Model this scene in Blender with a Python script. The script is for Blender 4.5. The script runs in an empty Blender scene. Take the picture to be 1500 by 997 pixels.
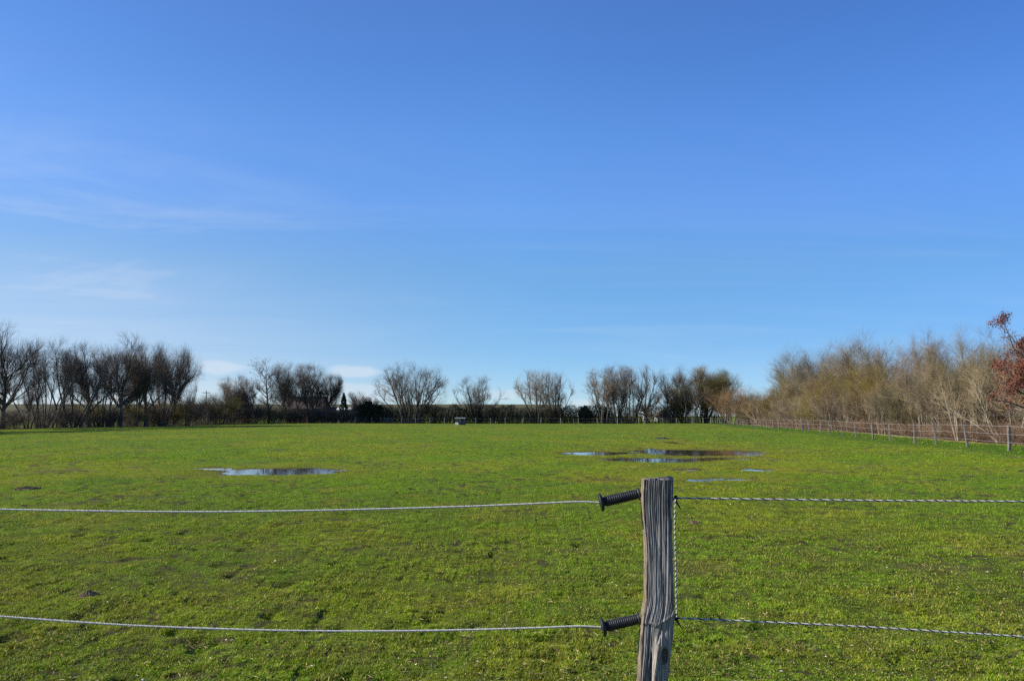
import bpy, math, random
import numpy as np
from mathutils import Vector
R = math.radians
rs = np.random.default_rng(7)
SC = bpy.context.scene
COL = SC.collection

# ------------------------------------------------------------------ camera
FPX, EYE = 1155.0, 1.65
PITCH = math.atan(110.5 / FPX)
cam = bpy.data.cameras.new('camera')
cam.sensor_width = 36.0
cam.lens = FPX / 1500 * 36
cam.clip_start, cam.clip_end = 0.05, 6000
co = bpy.data.objects.new('camera', cam)
COL.objects.link(co)
co.location = (0, 0, EYE)
co.rotation_euler = (math.pi / 2 + PITCH, 0, 0)
SC.camera = co


def ray(px, py):
    x, y = (px - 750) / FPX, (498.5 - py) / FPX
    return np.array([x, math.cos(PITCH) - y * math.sin(PITCH), math.sin(PITCH) + y * math.cos(PITCH)])


def at(px, py, Y):
    d = ray(px, py)
    return np.array([0, 0, EYE]) + d * (Y / d[1])


def gp(px, py, z=0.0):
    d = ray(px, py)
    t = (z - EYE) / d[2]
    return np.array([0, 0, EYE]) + d * t


# ------------------------------------------------------------------ noise
def _h(ix, iy, s):
    n = (ix.astype(np.int64) * 374761393 + iy.astype(np.int64) * 668265263 + s * 974634617) & 0xFFFFFFFF
    n = ((n ^ (n >> 13)) * 1274126177) & 0xFFFFFFFF
    n = ((n ^ (n >> 16)) * 2246822519) & 0xFFFFFFFF
    return ((n ^ (n >> 15)) & 0xFFFFFF) / float(0xFFFFFF)


def vn(x, y, s=0):
    x0, y0 = np.floor(x), np.floor(y)
    fx, fy = x - x0, y - y0
    fx, fy = fx * fx * (3 - 2 * fx), fy * fy * (3 - 2 * fy)
    a, b = _h(x0, y0, s), _h(x0 + 1, y0, s)
    c, d = _h(x0, y0 + 1, s), _h(x0 + 1, y0 + 1, s)
    return (a * (1 - fx) + b * fx) * (1 - fy) + (c * (1 - fx) + d * fx) * fy


def fbm(x, y, s=0, o=4, g=.5):
    t, a, n = 0, 1.0, 0
    for i in range(o):
        t = t + a * vn(x * 2 ** i + 17.3 * i, y * 2 ** i - 9.1 * i, s + i)
        n += a
        a *= g
    return t / n


def sm(a, b, x):
    t = np.clip((x - a) / (b - a), 0, 1)
    return t * t * (3 - 2 * t)


# ------------------------------------------------------------------ object helpers
def tag(o, label=None, cat=None, group=None, kind=None):
    if label: o['label'] = label
    if cat: o['category'] = cat
    if group: o['group'] = group
    if kind: o['kind'] = kind
    return o


def empty(name, loc=(0, 0, 0), rz=0.0):
    o = bpy.data.objects.new(name, None)
    o.empty_display_size = .2
    COL.objects.link(o)
    o.location = loc
    o.rotation_euler = (0, 0, rz)
    return o


def npmesh(name, V, F, mat, parent=None, smooth=True, cols=None, mats=None, midx=None):
    """F: list of int arrays (n,3) or (n,4)."""
    me = bpy.data.meshes.new(name)
    V = np.asarray(V, np.float32)
    F = [np.asarray(f, np.int32) for f in (F if isinstance(F, list) else [F]) if len(f)]
    nl = sum(f.size for f in F)
    npol = sum(len(f) for f in F)
    me.vertices.add(len(V))
    me.vertices.foreach_set('co', V.ravel())
    me.loops.add(nl)
    me.loops.foreach_set('vertex_index', np.concatenate([f.ravel() for f in F]))
    me.polygons.add(npol)
    tot = np.concatenate([np.full(len(f), f.shape[1], np.int32) for f in F])
    st = np.concatenate([[0], np.cumsum(tot)[:-1]]).astype(np.int32)
    me.polygons.foreach_set('loop_start', st)
    me.polygons.foreach_set('loop_total', tot)
    me.polygons.foreach_set('use_smooth', np.full(npol, smooth, bool))
    for m in (mats or [mat]):
        me.materials.append(m)
    if midx is not None:
        me.polygons.foreach_set('material_index', np.asarray(midx, np.int32))
    me.update(calc_edges=True)
    if cols is not None:
        ca = me.color_attributes.new('Col', 'FLOAT_COLOR', 'POINT')
        c4 = np.ones((len(V), 4), np.float32)
        c4[:, :3] = cols
        ca.data.foreach_set('color', c4.ravel())
    o = bpy.data.objects.new(name, me)
    COL.objects.link(o)
    if parent is not None:
        o.parent = parent
    return o


class MB:
    """collects simple shapes into one mesh"""
    def __init__(s): s.v, s.f = [], []

    def box(s, c, size, rz=0.0, taper=1.0):
        n = len(s.v)
        cz, sz = math.cos(rz), math.sin(rz)
        for k in (-.5, .5):
            for i, j in ((-.5, -.5), (.5, -.5), (.5, .5), (-.5, .5)):
                q = taper if k > 0 else 1.0
                x, y = i * size[0] * q, j * size[1] * q
                s.v.append((c[0] + x * cz - y * sz, c[1] + x * sz + y * cz, c[2] + k * size[2]))
        for f in ((3, 2, 1, 0), (4, 5, 6, 7), (0, 1, 5, 4), (1, 2, 6, 5), (2, 3, 7, 6), (3, 0, 4, 7)):
            s.f.append(tuple(n + i for i in f))
        return s

    def poly(s, pts, faces):
        n = len(s.v)
        s.v += [tuple(p) for p in pts]
        s.f += [tuple(n + i for i in f) for f in faces]
        return s

    def bar(s, a, b, r, n=8, r2=None):
        P = np.array([[a, b]], float)
        V, F = tubes(P, np.array([[r, r if r2 is None else r2]]), n, cap=True)
        k = len(s.v)
        s.v += [tuple(p) for p in V]
        s.f += [tuple(int(i) + k for i in f if i >= 0) for ff in F for f in ff]
        return s

    def build(s, name, mat, parent=None, smooth=False, bevel=0.0):
        me = bpy.data.meshes.new(name)
        me.from_pydata(s.v, [], s.f)
        me.materials.append(mat)
        if smooth:
            me.polygons.foreach_set('use_smooth', [True] * len(me.polygons))
        me.update()
        o = bpy.data.objects.new(name, me)
        COL.objects.link(o)
        if parent is not None: o.parent = parent
        if bevel:
            b = o.modifiers.new('edge', 'BEVEL')
            b.width = bevel
            b.segments = 2
        return o


def tubes(P, Rr, n=3, cap=False):
    """P (m,k,3) polylines, Rr (m,k) radii -> verts, [quads(,tris)]"""
    m, k, _ = P.shape
    D = np.empty_like(P)
    D[:, :-1] = P[:, 1:] - P[:, :-1]
    D[:, -1] = D[:, -2]
    if k > 2: D[:, 1:-1] = P[:, 2:] - P[:, :-2]
    D /= np.linalg.norm(D, axis=2, keepdims=True) + 1e-9
    ref = np.where(np.abs(D[:, :1, 2:3]) > .9, np.array([1., 0, 0]), np.array([0, 0, 1.]))
    ref = np.broadcast_to(ref, D.shape)
    U = np.cross(D, ref)
    U /= np.linalg.norm(U, axis=2, keepdims=True) + 1e-9
    W = np.cross(D, U)
    a = np.arange(n) * 2 * math.pi / n
    V = P[:, :, None] + Rr[:, :, None, None] * (U[:, :, None] * np.cos(a)[:, None] + W[:, :, None] * np.sin(a)[:, None])
    V = V.reshape(-1, 3)
    base = (np.arange(m) * k * n)[:, None, None] + (np.arange(k - 1) * n)[None, :, None]
    i = np.arange(n)[None, None, :]
    j = (i + 1) % n
    Q = np.stack([base + i, base + n + i, base + n + j, base + j], -1).reshape(-1, 4)
    F = [Q]
    if cap:
        T = []
        for b in range(m):
            o0, o1 = b * k * n, b * k * n + (k - 1) * n
            for q in range(1, n - 1):
                T.append((o0, o0 + q, o0 + q + 1))
                T.append((o1, o1 + q + 1, o1 + q))
        F.append(np.array(T))
    return V, F


def join(parts):
    V, Q, T, n = [], [], [], 0
    for v, F in parts:
        V.append(v)
        for f in F:
            (Q if f.shape[1] == 4 else T).append(f + n)
        n += len(v)
    out = []
    if Q: out.append(np.concatenate(Q))
    if T: out.append(np.concatenate(T))
    return np.concatenate(V), out


def copy_tree(o, parent=None):
    c = o.copy()
    COL.objects.link(c)
    c.parent = parent
    for ch in list(o.children):
        copy_tree(ch, c)
    return c


# ------------------------------------------------------------------ materials
def newmat(name):
    m = bpy.data.materials.new(name)
    m.use_nodes = True
    nt = m.node_tree
    b = nt.nodes['Principled BSDF']
    return m, nt, b


def nd(nt, t, **kw):
    n = nt.nodes.new(t)
    for k, v in kw.items():
        if k in n.inputs: n.inputs[k].default_value = v
        else: setattr(n, k, v)
    return n


def noisy(name, c1, c2, scale=4.0, rough=.85, stretch=(1, 1, 1), bump=0.0, detail=6, spec=.2, coord='Object', contrast=(.35, .65), vary=0.0):
    m, nt, b = newmat(name)
    tc = nd(nt, 'ShaderNodeTexCoord')
    mp = nd(nt, 'ShaderNodeMapping')
    mp.inputs['Scale'].default_value = stretch
    nt.links.new(tc.outputs[coord], mp.inputs[0])
    no = nd(nt, 'ShaderNodeTexNoise', Scale=scale, Detail=detail)
    nt.links.new(mp.outputs[0], no.inputs['Vector'])
    cr = nd(nt, 'ShaderNodeValToRGB')
    cr.color_ramp.elements[0].position, cr.color_ramp.elements[1].position = contrast
    cr.color_ramp.elements[0].color = (*c1, 1)
    cr.color_ramp.elements[1].color = (*c2, 1)
    nt.links.new(no.outputs[0], cr.inputs[0])
    csock = cr.outputs[0]
    if vary:
        oi = nd(nt, 'ShaderNodeObjectInfo')
        hv = nd(nt, 'ShaderNodeHueSaturation')
        for k_, lo, hi, op in (('Value', 1 - vary, 1 + vary, 1.0), ('Saturation', 1 - vary * .7, 1 + vary * .5, 7.31), ('Hue', .5 - vary * .05, .5 + vary * .05, 3.77)):
            m1 = nd(nt, 'ShaderNodeMath', operation='MULTIPLY')
            m1.inputs[1].default_value = op
            m2 = nd(nt, 'ShaderNodeMath', operation='FRACT')
            nt.links.new(oi.outputs['Random'], m1.inputs[0])
            nt.links.new(m1.outputs[0], m2.inputs[0])
            mr = nd(nt, 'ShaderNodeMapRange')
            mr.inputs[3].default_value, mr.inputs[4].default_value = lo, hi
            nt.links.new(m2.outputs[0], mr.inputs[0])
            nt.links.new(mr.outputs[0], hv.inputs[k_])
        nt.links.new(csock, hv.inputs['Color'])
        csock = hv.outputs[0]
    nt.links.new(csock, b.inputs['Base Color'])
    b.inputs['Roughness'].default_value = rough
    b.inputs['Specular IOR Level'].default_value = spec
    if bump:
        bp = nd(nt, 'ShaderNodeBump', Strength=.6, Distance=bump)
        nt.links.new(no.outputs[0], bp.inputs['Height'])
        nt.links.new(bp.outputs[0], b.inputs['Normal'])
    return m


def attr_mat(name, rough=.7, trans=0.0, spec=.2, gain=None, noise=None):
    m, nt, b = newmat(name)
    at_ = nd(nt, 'ShaderNodeAttribute', attribute_name='Col')
    colsock = at_.outputs['Color']
    if noise:
        tc = nd(nt, 'ShaderNodeTexCoord')
        no = nd(nt, 'ShaderNodeTexNoise', Scale=noise[0], Detail=8, Roughness=.65)
        nt.links.new(tc.outputs['Object'], no.inputs['Vector'])
        mr = nd(nt, 'ShaderNodeMapRange')
        mr.inputs[1].default_value, mr.inputs[2].default_value = .3, .7
        mr.inputs[3].default_value, mr.inputs[4].default_value = noise[1], noise[2]
        nt.links.new(no.outputs[0], mr.inputs[0])
        mx = nd(nt, 'ShaderNodeVectorMath', operation='SCALE')
        nt.links.new(colsock, mx.inputs[0])
        nt.links.new(mr.outputs[0], mx.inputs['Scale'])
        colsock = mx.outputs[0]
        bp = nd(nt, 'ShaderNodeBump', Strength=.7, Distance=noise[3])
        nt.links.new(no.outputs[0], bp.inputs['Height'])
        nt.links.new(bp.outputs[0], b.inputs['Normal'])
    nt.links.new(colsock, b.inputs['Base Color'])
    b.inputs['Roughness'].default_value = rough
    b.inputs['Specular IOR Level'].default_value = spec
    if trans:
        tr = nd(nt, 'ShaderNodeBsdfTranslucent')
        nt.links.new(colsock, tr.inputs['Color'])
        ms = nd(nt, 'ShaderNodeMixShader')
        ms.inputs[0].default_value = trans
        out = nt.nodes['Material Output']
        nt.links.new(b.outputs[0], ms.inputs[1])
        nt.links.new(tr.outputs[0], ms.inputs[2])
        nt.links.new(ms.outputs[0], out.inputs['Surface'])
    return m


M = {}
M['bark_grey'] = noisy('bark_grey', (.06, .05, .04), (.15, .128, .10), 3, stretch=(4, 4, .6))
M['bark_pale'] = noisy('bark_pale', (.12, .10, .07), (.33, .28, .20), 3, stretch=(4, 4, .6))
M['bark_tan'] = noisy('bark_tan', (.11, .085, .05), (.24, .19, .12), 3, stretch=(4, 4, .6))
M['twig_dark'] = noisy('twig_dark', (.078, .060, .045), (.155, .118, .085), .8, contrast=(.4, .6), vary=.25)
M['twig_grey'] = noisy('twig_grey', (.125, .10, .072), (.225, .18, .13), .8, contrast=(.4, .6), vary=.30)
M['twig_olive'] = noisy('twig_olive', (.12, .093, .028), (.205, .16, .055), .8, contrast=(.4, .6), vary=.30)
M['twig_brown'] = noisy('twig_brown', (.135, .095, .046), (.25, .18, .095), .6, contrast=(.4, .6), vary=.30)
M['twig_straw'] = noisy('twig_straw', (.17, .12, .062), (.29, .21, .115), .8, contrast=(.4, .6), vary=.30)
M['bramble'] = noisy('bramble', (.12, .07, .045), (.29, .195, .125), .7, contrast=(.35, .65))
M['hedge_twig'] = noisy('hedge_twig', (.025, .025, .015), (.06, .055, .035), .7, contrast=(.4, .6))
M['ivy'] = noisy('ivy', (.02, .03, .01), (.06, .07, .02), 2, rough=.5)
M['evergreen'] = noisy('evergreen', (.012, .022, .012), (.03, .045, .02), 2)
M['oak_leaf'] = noisy('oak_leaf', (.10, .036, .026), (.215, .078, .046), 5, rough=.7, contrast=(.4, .6))

# ------------------------------------------------------------------ field: puddles, heights and colours
FENCE = lambda Y: 17.7 + .152 * Y          # X of the fence on the right
HEDGE_L = lambda Y: -62 + .08 * (Y - 95)   # X of the row of trees on the left
WATER_Z = -.030
PUD = []                                   # (cx, cy, half width, half depth, depth)


def pud(x0, x1, y0, y1, dep=.055, name=None):
    a, b = gp((x0 + x1) / 2, y0), gp((x0 + x1) / 2, y1)
    cy = (a[1] + b[1]) / 2
    k = cy / FPX
    PUD.append(((x0 + x1) / 2 * k - 750 * k, cy, (x1 - x0) / 2 * k, abs(a[1] - b[1]) / 2, dep, name))


pud(300, 505, 683.5, 696, .075, 'narrow puddle mirroring dark trees, alone on the left part of the pasture')
pud(276, 360, 683, 687.5, .05)
pud(815, 925, 659.5, 667, .062, 'long shallow puddle with sky and brown tree reflections beyond the weathered post')
pud(915, 1125, 656.5, 667.5, .066)
pud(880, 1040, 668.5, 676.5, .066, 'broad streaky puddle just in front of the longest puddle')
pud(1000, 1110, 668, 673, .045)
pud(928, 962, 654, 658, .05, 'tiny sliver of water behind the longest puddle')
pud(958, 984, 639, 643, .05, 'small dark water patch farthest out in the pasture')
pud(964, 1000, 646, 650, .045)
pud(968, 1030, 683.5, 688.5, .039, 'faint grassy film of water right of the weathered post top')
pud(1082, 1140, 683.5, 690, .05, 'small pale puddle lying alone toward the fence on the right')
pud(985, 1130, 698, 705, .037, 'thin wet strip in the turf level with the post top')
pud(855, 935, 699, 705, .036)


def wet(x, y):
    w = np.zeros_like(x)
    d = np.zeros_like(x)
    wx = x + (fbm(x * .7, y * .7, 31, 3) - .5) * 1.6
    wy = y + (fbm(x * .7, y * .5, 37, 3) - .5) * 1.6
    for cx, cy, hw, hd, dep, _ in PUD:
        e = np.sqrt(((wx - cx) / (hw * 1.04)) ** 2 + ((wy - cy) / (hd * 1.0)) ** 2)
        s = sm(1.35, .45, e)
        d = np.maximum(d, s * dep)
        w = np.maximum(w, sm(2.6, .8, e))
    return w, d


def height(x, y):
    r = np.hypot(x, y)
    w, d = wet(x, y)
    rough = (fbm(x * .35, y * .35, 3, 3) - .5) * .06 * (1 - .85 * w)
    fine = (fbm(x * 1.9, y * 1.9, 5, 5) - .5) * .05 * (1 - .35 * w)
    big = (fbm(x * .05 + 4, y * .05, 9, 2) - .5) * .30 * (1 - .97 * w) * sm(12, 45, r)
    hoof = -np.maximum(0, fbm(x * 4.5, y * 4.5, 11, 2) - .62) * .16 * (1 - .7 * w)
    fine = fine + (fbm(x * .55, y * 1.7, 7, 3) - .5) * .065 * w * sm(16, 20, r)
    far = sm(400, 200, r)
    return (rough + fine + hoof) * (.35 + .65 * far) + big * far - d


def mixc(a, b, t):
    return a * (1 - t[..., None]) + np.array(b) * t[..., None]


def bare(x, y):
    """hoof pocks and bare crumbs of soil"""
    k = sm(.63, .71, fbm(x * 5.5, y * 5.5, 73, 3)) * sm(.40, .62, fbm(x * .55, y * .55, 77, 3))
    return np.maximum(k, .9 * sm(.68, .74, fbm(x * 9, y * 9, 79, 2)) * sm(.35, .6, fbm(x * .9, y * .9, 78, 2)))


def field_colour(x, y):
    r = np.hypot(x, y)
    w, d = wet(x, y)
    c = np.broadcast_to(np.array([.106, .172, .010]), x.shape + (3,)).copy()
    c = mixc(c, (.160, .185, .012), sm(.42, .66, fbm(x * .22, y * .12, 41, 4)) * .8)
    c = mixc(c, (.078, .130, .010), sm(.50, .68, fbm(x * .9, y * .55, 43, 4)) * .5)
    c = mixc(c, (.19, .175, .022), sm(.55, .72, fbm(x * 1.7, y * 1.2, 47, 4)) * .5)
    c = mixc(c, (.175, .165, .014), w * .55)
    mud = .7 * sm(.66, .76, fbm(x * 1.1, y * .8, 53, 5)) * sm(.42, .58, fbm(x * .12, y * .12, 59, 2))
    sp_ = bare(x, y)
    c = mixc(c, (.12, .085, .045), mud * .75)
    c = mixc(c, (.060, .046, .026), sp_)
    c = mixc(c, (.11, .095, .03), sm(.006, .024, d) * .35)
    c = mixc(c, (.06, .045, .025), sm(.022, .05, d))
    c = c * (1 + .10 * sm(12, 30, r))[..., None]
    gap = x - FENCE(y)
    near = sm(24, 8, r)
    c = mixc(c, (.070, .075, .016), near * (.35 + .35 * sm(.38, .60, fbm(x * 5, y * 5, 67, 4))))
    c = mixc(c, (.055, .115, .014), sm(-3.0, -.8, gap) * sm(4.4, 3.0, gap) * .75)
    c = mixc(c, (.30, .24, .11), sm(3.2, 3.8, gap) * sm(4.8, 4.2, gap) * sm(20, 30, y) * .8)
    c = mixc(c, (.14, .095, .055), sm(3.9, 4.8, gap) * sm(190, 170, y) * sm(18, 30, y))
    left = HEDGE_L(y) - x
    c = mixc(c, (.09, .075, .035), sm(-2.5, .5, left) * sm(9, 6, left) * sm(178, 168, y))
    c = mixc(c, (.08, .07, .035), sm(175, 177, y) * sm(186, 182, y) * sm(-62, -58, x) * sm(52, 48, x))
    return c, mud, w, d


# ------------------------------------------------------------------ ground sheet
def build_ground():
    ang = np.concatenate([np.linspace(-180, -46, 60, endpoint=False), np.linspace(-46, 46, 900, endpoint=False),
                          np.linspace(46, 180, 60)]) * math.pi / 180
    rr = np.concatenate([[0.0], np.geomspace(.6, 4.2, 40, endpoint=False), np.geomspace(4.2, 62, 480, endpoint=False),
                         np.geomspace(62, 220, 130, endpoint=False), np.geomspace(220, 4500, 60)])
    A, RR = np.meshgrid(ang, rr)
    X, Y = np.sin(A) * RR, np.cos(A) * RR
    Z = height(X, Y)
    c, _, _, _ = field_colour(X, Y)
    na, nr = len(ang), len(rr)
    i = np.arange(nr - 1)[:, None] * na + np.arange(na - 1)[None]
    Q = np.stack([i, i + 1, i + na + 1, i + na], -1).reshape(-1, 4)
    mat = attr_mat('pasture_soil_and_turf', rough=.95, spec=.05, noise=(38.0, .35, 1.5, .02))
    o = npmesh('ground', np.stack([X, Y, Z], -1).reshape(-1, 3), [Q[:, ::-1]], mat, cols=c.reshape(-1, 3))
    tag(o, 'wide green pasture with worn turf and wet hollows', 'ground', kind='structure')


build_ground()

# water in the hollows
m, nt, b = newmat('puddle_water')
b.inputs['Base Color'].default_value = (.030, .024, .014, 1)
b.inputs['Roughness'].default_value = .03
b.inputs['IOR'].default_value = 1.33
b.inputs['Specular IOR Level'].default_value = .5
tc = nd(nt, 'ShaderNodeTexCoord')
mp = nd(nt, 'ShaderNodeMapping')
mp.inputs['Scale'].default_value = (1, .5, 1)
no = nd(nt, 'ShaderNodeTexNoise', Scale=7.0, Detail=3)
bp = nd(nt, 'ShaderNodeBump', Strength=.12, Distance=.004)
nt.links.new(tc.outputs['Object'], mp.inputs[0])
nt.links.new(mp.outputs[0], no.inputs['Vector'])
nt.links.new(no.outputs[0], bp.inputs['Height'])
nt.links.new(bp.outputs[0], b.inputs['Normal'])
M['water'] = m
groups = [[0, 1], [2, 3], [4, 5], [6], [7, 8], [9], [10], [11, 12]]
NP = 0
for g in groups:
    V, F = [], []
    for k, i in enumerate(g):
        cx, cy, hw, hd, dep, _ = PUD[i]
        n0 = len(V)
        NP += 1
        zw = WATER_Z - .0006 * NP
        V.append((cx, cy, zw))
        for q in range(48):
            a = q / 48 * 2 * math.pi
            V.append((cx + math.cos(a) * hw * 1.7, cy + math.sin(a) * (hd * 1.6 + .5), zw))
        F += [(n0, n0 + 1 + q, n0 + 1 + (q + 1) % 48) for q in range(48)]
    o = npmesh('puddle', V, [np.array(F)], M['water'], smooth=False)
    tag(o, PUD[g[0]][5], 'puddle', kind='structure')

# ------------------------------------------------------------------ grass, weeds, daisies
MOLES = [(130, 871, .08, .042), (1018, 768, .11, .03), (40, 717, .26, .055)]
MOLEP = [gp(px, py) for px, py, _, _ in MOLES]


def blades(n, r0, r1, hmin, hmax, width, seed, a_lim=47, curve=True):
    g = np.random.default_rng(seed)
    # more blades where they are near: constant number per ring of equal ratio
    u = g.random(n)
    p = -.35
    r = (r0 ** p + u * (r1 ** p - r0 ** p)) ** (1 / p)
    a = np.radians(g.uniform(-a_lim, a_lim, n))
    x, y = np.sin(a) * r, np.cos(a) * r
    # gather into tufts
    cl = .10 + .004 * r
    kx, ky = np.round(x / cl), np.round(y / cl)
    jx, jy = (_h(kx, ky, 101) - .5) * cl, (_h(kx, ky, 102) - .5) * cl
    pull = .35 + .4 * _h(kx, ky, 103)
    x = x + (kx * cl + jx - x) * pull * g.random(n)
    y = y + (ky * cl + jy - y) * pull * g.random(n)
    col, mud, w, d = field_colour(x, y)
    tuft = fbm(x * 2.6, y * 2.6, 61, 3)
    tall = (.25 + .6 * sm(.35, .7, tuft)) * (.75 + .5 * _h(kx, ky, 104))
    keep = (g.random(n) > mud * .6) & (g.random(n) > bare(x, y) * .92) & (g.random(n) > sm(.030, .052, d) * 1.0) & (x < FENCE(y) + 4.2 - .9 * fbm(y * .4, y * 0, 95, 2))
    keep &= g.random(n) < .72 + .6 * sm(.30, .55, tuft)
    for (q, (_, _, mr, _)) in zip(MOLEP, MOLES):
        keep &= np.hypot(x - q[0], y - q[1]) > mr
    idx = np.where(keep)[0]
    x, y, r, col, tall, kx, ky, tuft = x[idx], y[idx], r[idx], col[idx], tall[idx], kx[idx], ky[idx], tuft[idx]
    n = len(x)
    z = height(x, y)
    h = (hmin + (hmax - hmin) * tall) * g.uniform(.6, 1.25, n)
    gap = x - FENCE(y)
    h *= 1 + 1.0 * sm(-.9, -.2, gap) + 1.2 * sm(2.5, 3.8, gap)
    wd = width * g.uniform(.6, 1.4, n) * (.65 + r * .05)
    az = g.uniform(0, 2 * math.pi, n)
    lean = g.uniform(.25, 1.25, n)
    fx, fy = np.cos(az + math.pi / 2 + g.normal(0, .5, n)), np.sin(az + math.pi / 2 + g.normal(0, .5, n))
    dx, dy = np.cos(az) * lean, np.sin(az) * lean
    nrm = np.sqrt(1 + lean ** 2)
    B = np.stack([x, y, z - .006], -1)
    tip = B + np.stack([dx * h / nrm * 1.25, dy * h / nrm * 1.25, h / nrm], -1)
    mid = B + np.stack([dx * h / nrm * .45, dy * h / nrm * .45, h / nrm * .72], -1)
    S = np.stack([fx * wd, fy * wd, np.zeros(n)], -1) * .5
    # colour per blade: fresh green, yellowish, dry
    t = g.random(n)
    tv = _h(kx, ky, 105)
    c = col * (.75 + .55 * g.random(n))[:, None] * (.86 + .34 * tv)[:, None]
    c = np.where((t > .90)[:, None], np.array([.30, .25, .11]) * g.uniform(.5, 1.1, (n, 1)), c)
    c = np.where((t < .16)[:, None], c * np.array([.62, .85, .8]), c)
    c = c * (1.62 + .74 * sm(24, 8, r))[:, None] * np.array([1.02, 1.01, .64])
    if curve:
        V = np.stack([B - S, B + S, mid + S * .8, mid - S * .8, tip], 1).reshape(-1, 3)
        i = np.arange(n)[:, None] * 5
        return V, [i + np.array([0, 1, 2, 3]), i + np.array([3, 2, 4])], np.repeat(c, 5, 0)
    V = np.stack([B - S, B + S, tip], 1).reshape(-1, 3)
    i = np.arange(n)[:, None] * 3
    return V, [i + np.array([0, 1, 2])], np.repeat(c, 3, 0)


parts, cc = [], []
for args in ((1250000, 4.2, 13, .012, .036, .0050, 1, 44, True), (800000, 11, 36, .014, .05, .0062, 2, 42, False),
             (420000, 32, 120, .015, .055, .010, 3, 41, False)):
    V, F, c = blades(*args)
    parts.append((V, F))
    cc.append(c)
V, F = join(parts)
M['grass'] = attr_mat('grass_blades', rough=.65, trans=.38, spec=.10)
o = npmesh('grass', V, F, M['grass'], smooth=False, cols=np.concatenate(cc))
tag(o, 'short cropped green pasture grass', 'grass', kind='stuff')


def rosettes(n, seed):
    g = np.random.default_rng(seed)
    p = -.5
    r = (2.4 ** p + g.random(n) * (30 ** p - 2.4 ** p)) ** (1 / p)
    a = np.radians(g.uniform(-46, 46, n))
    x, y = np.sin(a) * r, np.cos(a) * r
    k = (fbm(x * 1.1, y * 1.1, 71, 3) + .25 * g.random(n)) > .62
    w, d = wet(x, y)
    k &= d < .02
    k &= x < FENCE(y)
    x, y, r = x[k], y[k], r[k]
    n = len(x)
    nl = 7
    z = np.repeat(height(x, y), nl) + .006
    x, y, r = np.repeat(x, nl), np.repeat(y, nl), np.repeat(r, nl)
    az = g.uniform(0, 6.28, n * nl)
    L = g.uniform(.010, .030, n * nl)
    wd = L * g.uniform(.22, .42, n * nl)
    up = g.uniform(.15, 1.1, n * nl)
    x += g.normal(0, .018, n * nl)
    y += g.normal(0, .018, n * nl)
    B = np.stack([x, y, z], -1)
    D = np.stack([np.cos(az), np.sin(az), up], -1)
    D /= np.linalg.norm(D, axis=1, keepdims=True)
    S = np.stack([-np.sin(az), np.cos(az), np.zeros(n * nl)], -1) * wd[:, None]
    m1 = B + D * L[:, None] * .55
    V = np.stack([B, m1 + S, B + D * L[:, None] + np.array([0, 0, -.004]), m1 - S], 1).reshape(-1, 3)
    i = np.arange(n * nl)[:, None] * 4
    t = np.repeat(g.random(n), nl)[:, None]
    c = np.array([.13, .20, .022]) * (1 - t) + np.array([.20, .25, .04]) * t
    c = c * g.uniform(.7, 1.35, (n * nl, 1))
    return V, [i + np.array([0, 1, 2, 3])], np.repeat(c, 4, 0)


V, F, c = rosettes(22000, 5)
M['weed'] = attr_mat('weed_leaves', rough=.6, trans=.35, spec=.15)
o = npmesh('weeds', V, F, M['weed'], smooth=False, cols=c)
tag(o, 'low broad leaved weeds scattered through the turf', 'weeds', kind='stuff')

g = np.random.default_rng(12)
V, F, c = [], [], []
for k in range(210):
    r = float(np.exp(g.uniform(math.log(5), math.log(48))))
    a = R(g.uniform(-40, 40))
    x, y = math.sin(a) * r, math.cos(a) * r
    if x > FENCE(y) - 1: continue
    z = float(height(np.array([x]), np.array([y]))[0]) + g.uniform(.02, .045)
    s = g.uniform(.0035, .008) * (1 + r * .02)
    tilt = g.normal(0, .35, 2)
    n0 = len(V)
    V.append((x, y, z + s * .3))
    for q in range(9):
        qa = q / 9 * 6.283
        dx, dy = math.cos(qa) * s, math.sin(qa) * s
        V.append((x + dx, y + dy, z + dx * tilt[0] + dy * tilt[1] - .0))
    F += [(n0, n0 + 1 + q, n0 + 1 + (q + 1) % 9) for q in range(9)]
    c += [(.55, .42, .10)] + [(.72, .70, .64)] * 9
M['daisy'] = attr_mat('daisy_petals', rough=.7)
o = npmesh('daisies', V, [np.array(F)], M['daisy'], smooth=False, cols=np.array(c))
tag(o, 'tiny white daisies dotted over the grass', 'daisies', kind='stuff')

# dead leaves and straw bits
def litter(n, seed):
    g = np.random.default_rng(seed)
    r = np.exp(g.uniform(math.log(4.2), math.log(30), n))
    a = np.radians(g.uniform(-44, 44, n))
    x, y = np.sin(a) * r, np.cos(a) * r
    k = (fbm(x * .8, y * .8, 351, 3) + .2 * g.random(n) > .58) & (wet(x, y)[1] < .01)
    x, y = x[k], y[k]
    n = len(x)
    C = np.stack([x, y, height(x, y) + g.uniform(.004, .03, n)], -1)
    az = g.uniform(0, 6.28, n)
    st = g.random(n) < .5
    L = np.where(st, g.uniform(.012, .035, n), g.uniform(.006, .016, n))
    W = np.where(st, .0016, L * .55)
    U = np.stack([np.cos(az), np.sin(az), g.normal(0, .3, n)], -1) * L[:, None]
    S = np.stack([-np.sin(az), np.cos(az), g.normal(0, .35, n)], -1) * W[:, None]
    V = np.stack([C - U, C + S + [0, 0, .002], C + U, C - S + [0, 0, -.001]], 1).reshape(-1, 3)
    c = np.where(st[:, None], np.array([.36, .29, .15]), np.array([.13, .075, .04])) * g.uniform(.5, 1.2, (n, 1))
    return V, [np.arange(n)[:, None] * 4 + np.array([0, 1, 2, 3])], np.repeat(c, 4, 0)


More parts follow.
